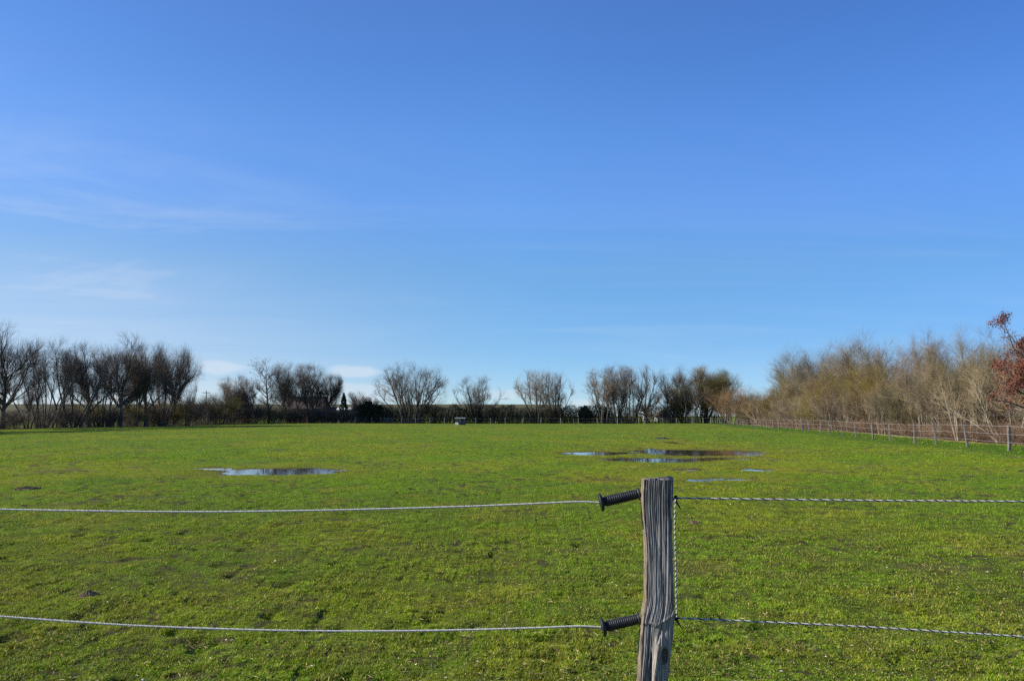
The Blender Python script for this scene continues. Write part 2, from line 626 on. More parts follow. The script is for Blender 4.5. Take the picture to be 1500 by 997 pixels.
V, F, c = litter(26000, 14)
M['litter'] = attr_mat('dead_leaf_litter', rough=.8)
o = npmesh('fallen_leaves', V, F, M['litter'], smooth=False, cols=c)
tag(o, 'scattered bits of straw and dead brown leaves in the turf', 'leaves', kind='stuff')

# molehills: heaps of loose crumbs
M['soil'] = noisy('fresh_soil', (.075, .05, .03), (.19, .135, .085), 30, rough=.95, bump=.004)
mole_lab = ['small brown molehill in the grass above the lower left rope', 'flat dark molehill just right of the weathered post',
            'wide low molehill above the upper rope near the left edge']
for (q, (_, _, mr, mh), lab) in zip(MOLEP, MOLES, mole_lab):
    n = 26
    gx, gy = np.meshgrid(np.linspace(-1, 1, n), np.linspace(-1, 1, n))
    rr = np.hypot(gx, gy)
    zz = mh * np.clip(1 - rr ** 1.7, -.25, 1) * (.65 + .7 * fbm(gx * 3 + q[0], gy * 3, 81, 3))
    V = np.stack([gx * mr, gy * mr, zz + (fbm(gx * 9, gy * 9, 83, 2) - .5) * mh * .35], -1).reshape(-1, 3)
    i = np.arange(n - 1)[:, None] * n + np.arange(n - 1)[None]
    Q = np.stack([i, i + 1, i + n + 1, i + n], -1).reshape(-1, 4)
    pl = [(V, [Q])]
    gg = np.random.default_rng(int(abs(q[0]) * 100))
    for k in range(70):   # clods
        a, rad = gg.uniform(0, 6.28), gg.random() ** .6 * 1.02
        s = gg.uniform(.06, .16) * mr
        cx, cy = math.cos(a) * rad * mr, math.sin(a) * rad * mr
        cz = max(0, mh * (1 - rad ** 1.7)) * .9
        o8 = gg.uniform(-1, 1, (8, 3)) * s * .25 + np.array([[i, j, k2] for k2 in (-.5, .5) for i, j in ((-.5, -.5), (.5, -.5), (.5, .5), (-.5, .5))]) * s
        pl.append((o8 + np.array([cx, cy, cz]), [np.array([(3, 2, 1, 0), (4, 5, 6, 7), (0, 1, 5, 4), (1, 2, 6, 5), (2, 3, 7, 6), (3, 0, 4, 7)])]))
    V, F = join(pl)
    o = npmesh('molehill', V, F, M['soil'], smooth=False)
    o.location = (q[0], q[1], float(height(np.array([q[0]]), np.array([q[1]]))[0]) + .005)
    tag(o, lab, 'molehill', 'molehills in the pasture')

# ------------------------------------------------------------------ weathered post in front
PD = 3.2                     # distance of the front fence
S_ = PD / FPX


def wood_post_material():
    m, nt, b = newmat('weathered_oak')
    tc = nd(nt, 'ShaderNodeTexCoord')
    mp = nd(nt, 'ShaderNodeMapping')
    mp.inputs['Scale'].default_value = (1, 1, .045)
    nt.links.new(tc.outputs['Object'], mp.inputs[0])
    warp = nd(nt, 'ShaderNodeTexNoise', Scale=5.0, Detail=2)
    nt.links.new(tc.outputs['Object'], warp.inputs['Vector'])
    va = nd(nt, 'ShaderNodeVectorMath', operation='MULTIPLY_ADD')
    va.inputs[1].default_value = (.02, .02, 0)
    nt.links.new(warp.outputs['Color'], va.inputs[0])
    nt.links.new(mp.outputs[0], va.inputs[2])
    n1 = nd(nt, 'ShaderNodeTexNoise', Scale=150.0, Detail=8, Roughness=.65)
    nt.links.new(va.outputs[0], n1.inputs['Vector'])
    cr = nd(nt, 'ShaderNodeValToRGB')
    e = cr.color_ramp.elements
    e[0].position, e[0].color = .34, (.070, .066, .063, 1)
    e[1].position, e[1].color = .66, (.31, .293, .27, 1)
    x = e.new(.50)
    x.color = (.19, .181, .170, 1)
    nt.links.new(n1.outputs[0], cr.inputs[0])
    at_ = nd(nt, 'ShaderNodeAttribute', attribute_name='Col')
    mul = nd(nt, 'ShaderNodeMix', data_type='RGBA', blend_type='MULTIPLY')
    mul.inputs[0].default_value = 1.0
    nt.links.new(cr.outputs[0], mul.inputs[6])
    nt.links.new(at_.outputs['Color'], mul.inputs[7])
    nt.links.new(mul.outputs[2], b.inputs['Base Color'])
    b.inputs['Roughness'].default_value = .85
    b.inputs['Specular IOR Level'].default_value = .2
    bp = nd(nt, 'ShaderNodeBump', Strength=.9, Distance=.0035)
    nt.links.new(n1.outputs[0], bp.inputs['Height'])
    nt.links.new(bp.outputs[0], b.inputs['Normal'])
    return m


M['oak'] = wood_post_material()


def build_post():
    # outline (left, right) in photo pixels against picture row
    rows = [(702, 938, 988), (720, 936.5, 988), (745, 936.5, 987), (790, 940, 987), (830, 941.5, 988), (880, 941, 989),
            (905, 937, 989), (930, 934.5, 987.5), (960, 933.5, 984.5), (997, 931, 980), (1110, 927, 976), (1240, 922, 980)]
    ry = [at(960, r[0], PD)[2] for r in rows]
    zs = np.linspace(-.25, ry[0], 330)
    order = np.argsort(ry)
    ryo = np.array(ry)[order]
    xl = np.interp(zs, ryo, np.array([at(r[1] + 7, r[0], PD)[0] for r in rows])[order])
    xr = np.interp(zs, ryo, np.array([at(r[2], r[0], PD)[0] for r in rows])[order])
    cx0 = .587
    # cross-section corner list, walked densely: front face has most points
    hd = .05
    nf, ns = 110, 34
    u = np.concatenate([np.linspace(-1, 1, nf), np.full(ns, 1.0), np.linspace(1, -1, 40), np.full(ns, -1.0)])
    v = np.concatenate([np.full(nf, -1.0), np.linspace(-1, 1, ns + 2)[1:-1], np.full(40, 1.0), np.linspace(1, -1, ns + 2)[1:-1]])
    sec = np.concatenate([np.zeros(nf), np.ones(ns), np.full(40, 2), np.full(ns, 3)])
    # round the corners
    q = 9.0
    L = (np.abs(u) ** q + np.abs(v) ** q) ** (1 / q)
    uu, vv = u / L, v / L
    nx, ny = np.sign(u) * np.abs(uu) ** (q - 1), np.sign(v) * np.abs(vv) ** (q - 1)
    nl = np.hypot(nx, ny)
    nx, ny = nx / nl, ny / nl
    per = np.concatenate([[0], np.cumsum(np.hypot(np.diff(uu) * .07, np.diff(vv) * hd))])
    Z, U = np.meshgrid(zs, uu, indexing='ij')
    _, Vv = np.meshgrid(zs, vv, indexing='ij')
    _, P = np.meshgrid(zs, per, indexing='ij')
    NX, NY = np.meshgrid(zs, nx, indexing='ij')[1], np.meshgrid(zs, ny, indexing='ij')[1]
    SEC = np.meshgrid(zs, sec, indexing='ij')[1]
    hw = ((xr - xl) / 2)[:, None]
    cx = ((xr + xl) / 2)[:, None]
    X, Yy = cx + U * hw, Vv * hd + 0 * Z
    front = (SEC == 0)
    # features of the front face, fu = -1..1 across, z up
    zf = lambda py: at(960, py, PD)[2]
    fu = U
    # grain bends to the right above the torn edge
    step = zf(912) + .010 * (fu + .1) + .035 * np.maximum(0, fu - .1) ** 2 - .012 * np.exp(-((fu + .15) / .25) ** 2)
    above = Z - step
    bend = np.exp(-np.maximum(0, above) / .05) * .016 * (above > 0) * front
    gcoord = P + bend * 1.2 + (fbm(P * 14, Z * 5, 201, 2) - .5) * .012
    gr = fbm(gcoord * 240, Z * 3.2, 203, 4)
    gr2 = fbm(gcoord * 120, Z * 1.6, 207, 3)
    disp = (gr - .5) * .0055 + (gr2 - .5) * .0024 + (fbm(gcoord * 520, Z * 9, 205, 2) - .5) * .0022
    crack = np.maximum(0, fbm(gcoord * 105, Z * 1.3, 211, 3) - .60) * -.05 * sm(.3, .7, fbm(P * 30, Z * 5, 219, 2))
    disp += crack
    disp += (fbm(P * 18, Z * 7, 213, 3) - .5) * .006
    shade = np.ones_like(Z)
    ft = front * 1.0
    disp += ft * np.where(above > 0, .0045 * np.exp(-above / .10), -.002)
    # pale torn rim
    rim = np.exp(-((above - .002) / .004) ** 2) * ft * (fu > -.45)
    disp += rim * .003
    # knot bulge with a hollow on its right
    kx, kz = .18, zf(946)
    e = np.sqrt(((fu - kx) / .34) ** 2 + ((Z - kz) / .042) ** 2)
    disp += ft * .013 * np.exp(-e ** 2 * 1.3)
    e3 = np.sqrt(((fu - .05) / .16) ** 2 + ((Z - zf(985)) / .085) ** 2)
    disp += ft * .010 * np.exp(-e3 ** 2)
    e2 = np.sqrt(((fu - .62) / .30) ** 2 + ((Z - zf(962)) / .035) ** 2)
    disp -= ft * .016 * sm(1.15, .55, e2 + (fbm(P * 60, Z * 30, 217, 3) - .5) * .7)
    e2b = np.sqrt(((fu - .75) / .30) ** 2 + ((Z - zf(1000)) / .08) ** 2)
    disp -= ft * .012 * sm(1.1, .6, e2b)
    # split that opens downward
    cw = np.clip((zf(955) - Z) / .14, 0, 1) * .22
    disp -= ft * .022 * sm(cw + .03, cw * .5, np.abs(fu + .28 - .25 * (zf(955) - Z))) * (Z < zf(955))
    # little slit above the knot
    disp -= ft * .010 * np.exp(-(((fu - .12 - (Z - zf(930)) * 3.0) / .055) ** 2)) * np.exp(-(((Z - zf(930)) / .028) ** 2))
    # left side: ragged bark left on
    bark = (SEC == 3) | ((SEC == 0) & (U < -.90))
    bk = bark * sm(.3, .55, fbm(P * 40, Z * 9, 221, 3) + .25)
    disp += bk * (fbm(P * 60, Z * 22, 223, 4) - .4) * .012
    # groove between bark and front face
    disp -= np.exp(-((U + .86) / .035) ** 2) * ft * .007 * sm(.35, .6, fbm(Z * 11, Z * 0 + 3, 227, 2) + .2)
    X = X + NX * disp
    Yy = Yy + NY * disp
    ztop = zs[-1]
    topn = sm(ztop - .015, ztop, Z)
    Zv = Z + topn * ((X - .587) * .03 + (fbm(P * 90, Z * 0, 231, 3) - .5) * .014)
    # colour: brown bark on the left side, paler, warmer tone below the torn edge
    col = np.ones(Z.shape + (3,))
    col = col * np.where(bk[..., None] > .2, np.array([.86, .70, .54]), np.array([1., 1., 1.02]))
    low = ft * sm(.01, -.02, above) * sm(-.4, -.05, fu)
    col = col * (1 + low[..., None] * np.array([.55, .42, .25]))
    col = col * (1 + rim[..., None] * .35)
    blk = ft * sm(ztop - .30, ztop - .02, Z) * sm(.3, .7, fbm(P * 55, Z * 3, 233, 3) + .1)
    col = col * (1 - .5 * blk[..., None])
    hollow_shade = ft * sm(1.1, .7, e2 + (fbm(P * 60, Z * 30, 217, 3) - .5) * .9)  # shade in the hollow beside the knot, painted into the wood colour
    col = col * (1 - .6 * hollow_shade[..., None])
    nz, na = Z.shape
    V = np.stack([X - cx0, Yy, Zv], -1).reshape(-1, 3)
    i = np.arange(nz - 1)[:, None] * na + np.arange(na)[None]
    j = np.arange(nz - 1)[:, None] * na + (np.arange(na)[None] + 1) % na
    Q = np.stack([i, j, j + na, i + na], -1).reshape(-1, 4)
    ring = (nz - 1) * na + np.arange(na)
    cen = V[ring].mean(0)
    inner = cen + (V[ring] - cen) * .5 + np.array([0, 0, .001])
    VV = np.concatenate([V, inner, [cen + np.array([0, 0, .0015])]])
    n1 = len(V)
    a = np.arange(na)
    b2 = (a + 1) % na
    Q2 = np.stack([ring[a], ring[b2], n1 + b2, n1 + a], -1)
    T = np.stack([n1 + a, n1 + b2, np.full(na, n1 + na)], -1)
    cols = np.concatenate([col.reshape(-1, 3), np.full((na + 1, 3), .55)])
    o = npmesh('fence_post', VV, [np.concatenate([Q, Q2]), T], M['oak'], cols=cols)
    o.location = (cx0, PD + .05, 0)
    o.rotation_euler = (0, 0, R(-5))
    return o


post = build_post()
tag(post, 'weathered grey oak fence post with deep grain and a torn knot, standing in front', 'fence post')
for (x, y, rz, lab) in ((-4.35, PD + .25, 3.4, 'weathered oak post at the closed end of the rope gateway, past the left edge'),
                        (4.75, PD + .15, 2.9, 'weathered oak post carrying the two ropes past the right edge')):
    c = post.copy()
    COL.objects.link(c)
    c.location = (x, y, -.02)
    c.rotation_euler = (0, 0, rz)
    tag(c, lab)

# ropes
M['rope_white'] = noisy('rope_white', (.36, .345, .31), (.60, .58, .53), 300, rough=.8, bump=.0006)
M['rope_grey'] = noisy('rope_grey', (.25, .25, .24), (.45, .44, .42), 300, rough=.8, bump=.0006)
M['rope_black'] = noisy('rope_black', (.012, .012, .014), (.04, .04, .045), 300, rough=.7)
M['rubber'] = noisy('black_plastic', (.010, .010, .012), (.022, .022, .025), 40, rough=.55, spec=.3, bump=.0004)
M['steel'] = noisy('galvanised_steel', (.28, .29, .30), (.45, .46, .47), 30, rough=.4)
M['steel'].node_tree.nodes['Principled BSDF'].inputs['Metallic'].default_value = .8


def rope(name, pts, strands, pitch=.042, rad=.0022, off=.0021, step=.0045, parent=None):
    P = np.array(pts, float)
    d = np.concatenate([[0], np.cumsum(np.linalg.norm(np.diff(P, axis=0), axis=1))])
    n = max(8, int(d[-1] / step))
    s = np.linspace(0, d[-1], n)
    # smooth path: Catmull-Rom like cubic through chords
    C = np.stack([np.interp(s, d, P[:, k]) for k in range(3)], -1)
    ker = max(3, int(n * .03) | 1)
    pad = ker // 2
    for _ in range(2):
        E = np.concatenate([C[:1] - (C[1:pad + 1] - C[:1])[::-1], C, C[-1:] + (C[-1:] - C[-pad - 1:-1])[::-1]])
        C = np.stack([np.convolve(E[:, k], np.ones(ker) / ker, 'valid') for k in range(3)], -1)
    D = np.gradient(C, axis=0)
    D /= np.linalg.norm(D, axis=1, keepdims=True)
    ref = np.array([0, 1., 0])
    U = np.cross(D, ref)
    U /= np.linalg.norm(U, axis=1, keepdims=True)
    W = np.cross(D, U)
    parts, mi = [], []
    jitter = 1 + .10 * (vn(s * 3, s * 0, 5) - .5)
    for k, m in enumerate(strands):
        a = s / pitch * 2 * math.pi * jitter + k * 2 * math.pi / len(strands)
        Q = C + off * (U * np.cos(a)[:, None] + W * np.sin(a)[:, None])
        v, f = tubes(Q[None], np.full((1, n), rad), 6)
        parts.append((v, f))
        mi += [k] * sum(len(q) for q in f)
    V, F = join(parts)
    return npmesh(name, V, F, None, parent, mats=strands, midx=mi)


def ppts(lst, Y):
    return [at(px, py, Y) for px, py in lst]


W3 = [M['rope_white'], M['rope_white'], M['rope_grey']]
W2 = [M['rope_white'], M['rope_white'], M['rope_black']]


def handle(root, a, b):
    """ribbed grip from a (post end) to b (flange end)"""
    a, b = np.array(a), np.array(b)
    L = np.linalg.norm(b - a)
    prof = [(0, .004), (0, .024), (.004, .026), (.008, .024), (.009, .0175)]
    n = 15
    t0, t1 = .012, L - .020
    for k in range(n):
        z0 = t0 + (t1 - t0) * k / n
        dz = (t1 - t0) / n
        rr = .0188 + .0020 * k / n
        prof += [(z0 + dz * .12, rr), (z0 + dz * .3, rr + .0017), (z0 + dz * .62, rr + .0017), (z0 + dz * .8, rr)]
    prof += [(L - .018, .0175), (L - .012, .019)]
    fl = [(L - .012, .004), (L - .0125, .019), (L - .0105, .030), (L - .006, .0365), (L - .001, .038), (L + .002, .0365), (L + .002, .028), (L - .001, .014), (L + .004, .010), (L + .006, .004)]
    out = []
    d = (b - a) / L
    for nm, pf in (('grip', prof), ('flange', fl)):
        P = np.array([[a + d * t for t, _ in pf]])
        # hand-made rings (steps in place would break the tube frame)
        u = np.cross(d, [0, 0, 1.])
        u /= np.linalg.norm(u)
        w = np.cross(d, u)
        k = 28
        an = np.arange(k) * 2 * math.pi / k
        V = np.concatenate([p[None] + r * (np.cos(an)[:, None] * u + np.sin(an)[:, None] * w) for p, (_, r) in zip(P[0], pf)])
        F = [np.array([(r * k + i, r * k + (i + 1) % k, (r + 1) * k + (i + 1) % k, (r + 1) * k + i) for r in range(len(pf) - 1) for i in range(k)])]
        out.append(npmesh(nm, V, F, M['rubber'], root))
    # steel hook running into a ring on the post
    hk = MB()
    p0 = a - d * .002
    prev = p0
    for t in np.linspace(0, 1, 14)[1:]:
        q = a - d * (.012 + .030 * math.sin(t * 2.6)) + np.array([0, 0, .012 * (1 - math.cos(t * 3.6)) * .5])
        hk.bar(prev, q, .0028, 6)
        prev = q
    hk.build('hook', M['steel'], root, True)
    return out


def gate_line(lab, pa, pb, pts, Yr):
    root = empty('gate_rope')
    tag(root, lab, 'gate rope', 'rope lines closing the gateway')
    handle(root, pa, pb)
    rp = rope('rope', [np.array(pb) + (np.array(pb) - np.array(pa)) * .02] + ppts(pts, Yr), W3, parent=root, pitch=.03)
    return root


YH = PD + .06
gate_line('upper pale rope of the gateway with its black ribbed handle hooked to the post top',
          at(937, 722.5, YH), at(879.5, 735.5, YH), [(860, 733.4), (780, 737.5), (690, 741.2), (600, 743.9), (500, 746.5), (400, 748.3), (300, 749.3), (200, 748.8), (100, 747.4), (0, 745.6), (-120, 742), (-300, 735), (-560, 722), (-800, 706)], YH)
gate_line('lower pale rope of the gateway with its black ribbed handle at knot height',
          at(937, 905.5, YH), at(882.5, 918, YH), [(866, 915), (800, 918.5), (700, 921.6), (600, 923.4), (500, 923.8), (400, 922.6), (300, 919.8), (200, 915.8), (100, 909.5), (0, 902), (-120, 892), (-300, 876), (-560, 850), (-800, 824)], YH)
YR = PD + .03
o = rope('fence_rope', ppts([(984, 729), (1000, 729.2), (1100, 730.7), (1200, 732), (1300, 733), (1400, 733.6), (1500, 734.2), (1700, 734.6), (2000, 733), (2240, 729)], YR), W2, pitch=.043)
tag(o, 'upper black and white twisted rope running right from the post', 'rope', 'ropes of the fixed fence on the right')
o = rope('fence_rope', ppts([(985, 904.5), (1000, 905), (1060, 907.6), (1130, 911), (1200, 914), (1300, 919.5), (1400, 925.8), (1500, 932), (1700, 942), (2000, 950), (2240, 952)], YR), W2, pitch=.043)
tag(o, 'lower black and white twisted rope running right from the post', 'rope', 'ropes of the fixed fence on the right')
o = rope('linking_rope', ppts([(989.5, 731), (988.5, 760), (989.2, 800), (990, 840), (990.8, 880), (991.5, 903)], PD - .018), W2, pitch=.02, rad=.0021, off=.0021)
tag(o, 'short upright twisted rope joining both ropes along the right side of the post', 'rope')
# rope insulators: black screw-in clips with a frayed tail
for (px, py, lab) in ((989, 731, 'black screw insulator holding the upper rope on the post side'), (990, 904, 'black screw insulator holding the lower rope on the post side')):
    root = empty('insulator', tuple(at(px, py, PD + .03)))
    tag(root, lab, 'insulator', 'insulators on the front post')
    mb = MB().bar((-.03, 0, 0), (.004, 0, 0), .004, 10)
    mb.build('screw', M['steel'], root, True)
    mb = MB().bar((.001, 0, -.012), (.003, 0, .016), .0065, 12)
    mb.bar((.002, -.012, 0), (.006, .012, 0), .006, 12)
    mb.bar((.004, -.006, -.01), (.019, -.012, -.038), .004, 8, .002)
    mb.build('clip', M['rubber'], root, True)


# ------------------------------------------------------------------ trees
def nrm(a):
    return a / (np.linalg.norm(a, axis=-1, keepdims=True) + 1e-9)


def poly_grow(g, P0, D, L, k, wig, trop):
    n = len(P0)
    P = [P0]
    Ds = []
    for i in range(k):
        Ds.append(D)
        P.append(P[-1] + D * (L / k)[:, None])
        D = D + g.normal(0, wig, (n, 3))
        D[:, 2] += trop
        D = nrm(D)
    return np.stack(P, 1), np.stack(Ds, 1)


def grow(seed, stems, levels, H=None, env=None):
    g = np.random.default_rng(seed)
    n = stems['n']
    a = np.arange(n) / max(1, n) * 2 * math.pi + g.uniform(0, 1.2, n)
    sp = np.radians(g.uniform(*stems['splay'], n))
    P0 = np.stack([np.cos(a), np.sin(a), np.zeros(n)], -1) * (stems['spread'] * g.uniform(.3, 1, n))[:, None]
    D = np.stack([np.cos(a) * np.sin(sp), np.sin(a) * np.sin(sp), np.cos(sp)], -1)
    L = stems['len'] * g.uniform(.75, 1.05, n)
    k = stems.get('k', 7)
    P, Ds = poly_grow(g, P0, D, L, k, stems.get('wig', .08), stems.get('trop', .04))
    rad0 = stems['r'] * g.uniform(.75, 1.1, n)
    RR = rad0[:, None] * np.linspace(1.15, stems.get('tip', .35), k + 1)[None]
    RR[:, 0] *= 1.25
    out = [(P, RR, L, Ds)]
    for lv in levels:
        P, RR, L, Ds = out[-1]
        m = len(P)
        if lv.get('also') and len(out) > 1:
            pass
        nn = lv['n']
        idx = np.repeat(np.arange(m), nn)
        t = g.uniform(lv.get('t0', .25), 1.0, len(idx)) ** lv.get('tp', .85)
        kk = P.shape[1] - 1
        f = t * kk
        s = np.minimum(f.astype(int), kk - 1)
        w = (f - s)[:, None]
        P0 = P[idx, s] * (1 - w) + P[idx, s + 1] * w
        pd = Ds[idx, s]
        v = g.normal(0, 1, (len(idx), 3))
        perp = nrm(v - (v * pd).sum(1, keepdims=True) * pd)
        ang = np.radians(np.clip(g.normal(lv['ang'], lv.get('sd', 12), len(idx)), 8, 100))
        D = pd * np.cos(ang)[:, None] + perp * np.sin(ang)[:, None]
        D[:, 2] += lv.get('up', .1)
        D = nrm(D)
        Lc = L[idx] * lv['len'] * (1 - lv.get('tap', .45) * t) * g.uniform(.6, 1.25, len(idx))
        Lc = np.maximum(Lc, lv.get('min', 0) * g.uniform(.7, 1.3, len(idx)))
        rp = RR[idx, s] * (1 - w[:, 0]) + RR[idx, s + 1] * w[:, 0]
        r = np.minimum(rp * .72, lv['r'] * g.uniform(.7, 1.2, len(idx)))
        k = lv.get('k', 3)
        Pn, Dn = poly_grow(g, P0, D, Lc, k, lv.get('wig', .14), lv.get('trop', .05))
        Rn = r[:, None] * np.linspace(1, lv.get('tip', .4), k + 1)[None]
        # nothing grows below the ground
        ok = Pn[:, :, 2].min(1) > .15
        out.append((Pn[ok], Rn[ok], Lc[ok], Dn[ok]))
    if H:
        zmax = np.percentile(out[-1][0][:, -1, 2], 98.6)
        sc = H * (1.10 if env else 1.0) / zmax
        out = [(P * sc, RR * (1 if i >= len(out) - 2 else sc), L, D) for i, (P, RR, L, D) in enumerate(out)]
    if env:
        # branch ends gather on a rounded, uneven crown outline
        cz, rxy, rz = env[0] * H, env[1] * H, env[2] * H
        o2 = []
        for P, RR, L, D in out:
            Q = P - np.array([0, 0, cz])
            rho = np.sqrt((Q[..., 0] ** 2 + Q[..., 1] ** 2) / rxy ** 2 + (Q[..., 2] / rz) ** 2)
            az_ = np.arctan2(Q[..., 1], Q[..., 0])
            lim = .80 + .34 * fbm(az_ * 1.4 + 9, Q[..., 2] / H * 5 + seed, seed, 2)
            lim = lim * np.random.default_rng(seed + len(P)).uniform(.86, 1.12, (len(P), 1))
            new = np.where(rho > lim, lim + .30 * np.tanh((rho - lim) / .30 * .75), rho)
            new = np.where(Q[..., 2] < -rz * .25, rho, new)
            o2.append((Q * (new / np.maximum(rho, 1e-6))[..., None] + np.array([0, 0, cz]), RR, L, D))
        out = o2
    return out


def tree_meshes(levels, split):
    tr, cr = [], []
    for i, (P, RR, _, _) in enumerate(levels):
        n = 9 if i == 0 else (6 if i == 1 else 3)
        (tr if i < split else cr).append(tubes(P, RR, n))
    return join(tr), join(cr)


def leaf_quads(g, C, size, flat=0.0):
    n = len(C)
    a = nrm(g.normal(0, 1, (n, 3)))
    v = g.normal(0, 1, (n, 3))
    b_ = nrm(v - (v * a).sum(1, keepdims=True) * a)
    s = size * g.uniform(.6, 1.3, (n, 1))
    V = np.stack([C - a * s, C + b_ * s * .55, C + a * s, C - b_ * s * .55], 1).reshape(-1, 3)
    return V, [np.arange(n)[:, None] * 4 + np.array([0, 1, 2, 3])]


PROTO = {}


def proto(key, seed, stems, levels, split, bark, twig, H=12.0, name='bare_tree', extra=None, names=('trunk', 'crown'), env=None):
    lv = grow(seed, stems, levels, H, env)
    (tv, tf), (cv, cf) = tree_meshes(lv, split)
    root = empty(name)
    npmesh(names[0], tv, tf, M[bark], root)
    npmesh(names[1], cv, cf, M[twig], root, smooth=False)
    if extra: extra(root, lv)
    c = np.concatenate([lv[-1][0][:, -1], lv[-2][0][:, -1]])
    PROTO[key] = [root, H, False, float(np.percentile(np.hypot(c[:, 0], c[:, 1]), 88))]


def spread(seed, key, twig='twig_grey', bark='bark_grey', n1=16, ang=50, up=.12, clear=.22, dens=3, r4=.013, l0=6.0, l1=1.0, extra=None):
    proto(key, seed, dict(n=1, splay=(0, 5), spread=0, len=l0, r=.24, wig=.07, tip=.4),
          [dict(n=n1, t0=clear, ang=ang, sd=16, len=l1, r=.10, k=6, wig=.08, trop=.045, up=up, tap=.30, tip=.3),
           dict(n=11, t0=.15, ang=34, len=.42, r=.042, k=4, wig=.09, trop=.05, up=.14, min=1.4),
           dict(n=8, t0=.10, ang=30, len=.55, r=.020, k=3, wig=.10, trop=.05, up=.14, min=1.1),
           dict(n=dens, t0=.1, ang=26, len=.8, r=r4, k=2, wig=.10, up=.12, tip=.5, min=.9)], 2, bark, twig, extra=extra, env=(.58, .40, .43))


def fan(seed, key, twig='twig_grey', bark='bark_grey', n1=20, ang=44, extra=None, l0=3.4):
    """limbs radiate from a short trunk and end on a dome"""
    proto(key, seed, dict(n=1, splay=(0, 5), spread=0, len=l0, r=.34, wig=.05, tip=.6),
          [dict(n=n1, t0=.25, ang=ang, sd=26, len=2.2, r=.15, k=7, wig=.05, trop=.012, up=.1, tap=.12, tip=.25),
           dict(n=10, t0=.25, ang=28, len=.26, r=.06, k=4, wig=.08, up=.12, min=1.8),
           dict(n=6, t0=.10, ang=28, len=.55, r=.024, k=3, wig=.10, up=.10, min=1.2),
           dict(n=4, t0=.1, ang=26, len=.75, r=.012, k=2, wig=.10, up=.08, tip=.5, min=.9)], 2, bark, twig, extra=extra, env=(.38, .52, .63))


def dome(seed, key, twig='twig_grey', bark='bark_grey', n=18, splay=(2, 40), sprd=1.6, env=(.40, .54, .60), extra=None, r=.13, dens=2):
    """many straight stems fanning from one base under an even rounded crown"""
    proto(key, seed, dict(n=n, splay=splay, spread=sprd, len=11, r=r, k=9, wig=.05, trop=.008, tip=.15),
          [dict(n=10, t0=.22, ang=36, sd=12, len=.26, r=.045, k=4, wig=.08, trop=.04, up=.1, tap=.25, min=1.6),
           dict(n=6, t0=.12, ang=32, len=.55, r=.024, k=3, wig=.1, up=.1, min=1.1),
           dict(n=4, t0=.1, ang=30, len=.7, r=.014, k=2, up=.08, min=.9),
           dict(n=dens, t0=.1, ang=28, len=.8, r=.011, k=1, up=.06, min=.7)], 2, bark, twig, extra=extra, env=env)


def multi(seed, key, twig='twig_grey', bark='bark_grey', n=6, splay=(4, 26), dens=4, ang=30, H=12.0, r=.17, extra=None, r4=.011, n1=14, l1=.34, env=(.52, .36, .50), sprd=.7):
    proto(key, seed, dict(n=n, splay=splay, spread=sprd, len=11, r=r, k=9, wig=.045, trop=.010, tip=.15),
          [dict(n=n1, t0=.16, ang=ang, len=l1, r=.075, k=5, wig=.08, trop=.06, up=.15, tap=.40, min=2.0),
           dict(n=7, t0=.15, ang=30, len=.50, r=.034, k=3, wig=.10, up=.12, min=1.3),
           dict(n=5, t0=.12, ang=28, len=.65, r=.016, k=2, up=.10, min=1.0),
           dict(n=dens, t0=.1, ang=26, len=.75, r=r4, k=2, wig=.10, up=.08, tip=.5, min=.8)], 2, bark, twig, H, extra=extra, env=env)


def shrub(seed, key, twig, bark, n=16, splay=(4, 34), H=6.0, r=.05, dens=3, name='bare_shrub', n2=7, r4=.008, len1=.45, ang=30):
    proto(key, seed, dict(n=n, splay=splay, spread=1.1, len=6, r=r, k=8, wig=.07, trop=.02, tip=.25),
          [dict(n=10, t0=.12, ang=ang, len=len1, r=.026, k=4, wig=.10, trop=.05, up=.1, tap=.4, min=1.0),
           dict(n=n2, t0=.1, ang=30, len=.55, r=.014, k=3, wig=.10, up=.08, min=.8),
           dict(n=4, t0=.1, ang=30, len=.7, r=.010, k=2, up=.06, min=.6),
           dict(n=dens, t0=.1, ang=28, len=.75, r=r4, k=1, up=.05, tip=.5, min=.5)], 2, bark, twig, H, name=name, names=('stems', 'crown'))


def ivy_extra(n, lo, hi, stems, sz=.10, spread_=.22):
    def f(root, lv):
        g = np.random.default_rng(n)
        P = lv[0][0]
        cs = []
        for s in stems:
            Q = P[s % len(P)]
            t = g.uniform(lo, hi, n) * (len(Q) - 1)
            i = np.minimum(t.astype(int), len(Q) - 2)
            c = Q[i] * (1 - (t - i))[:, None] + Q[i + 1] * (t - i)[:, None]
            cs.append(c + g.normal(0, spread_, (n, 3)))
        V, F = leaf_quads(g, np.concatenate(cs), sz)
        npmesh('ivy', V, F, M['ivy'], root, smooth=False)
    return f


def seeds_extra(n, mat, sz):
    def f(root, lv):
        g = np.random.default_rng(5)
        P = lv[-1][0][:, -1]
        c = P[g.choice(len(P), n)]
        V, F = leaf_quads(g, np.repeat(c, 3, 0) + g.normal(0, .05, (n * 3, 3)), sz)
        npmesh('seed_clusters', V, F, M[mat], root, smooth=False)
    return f


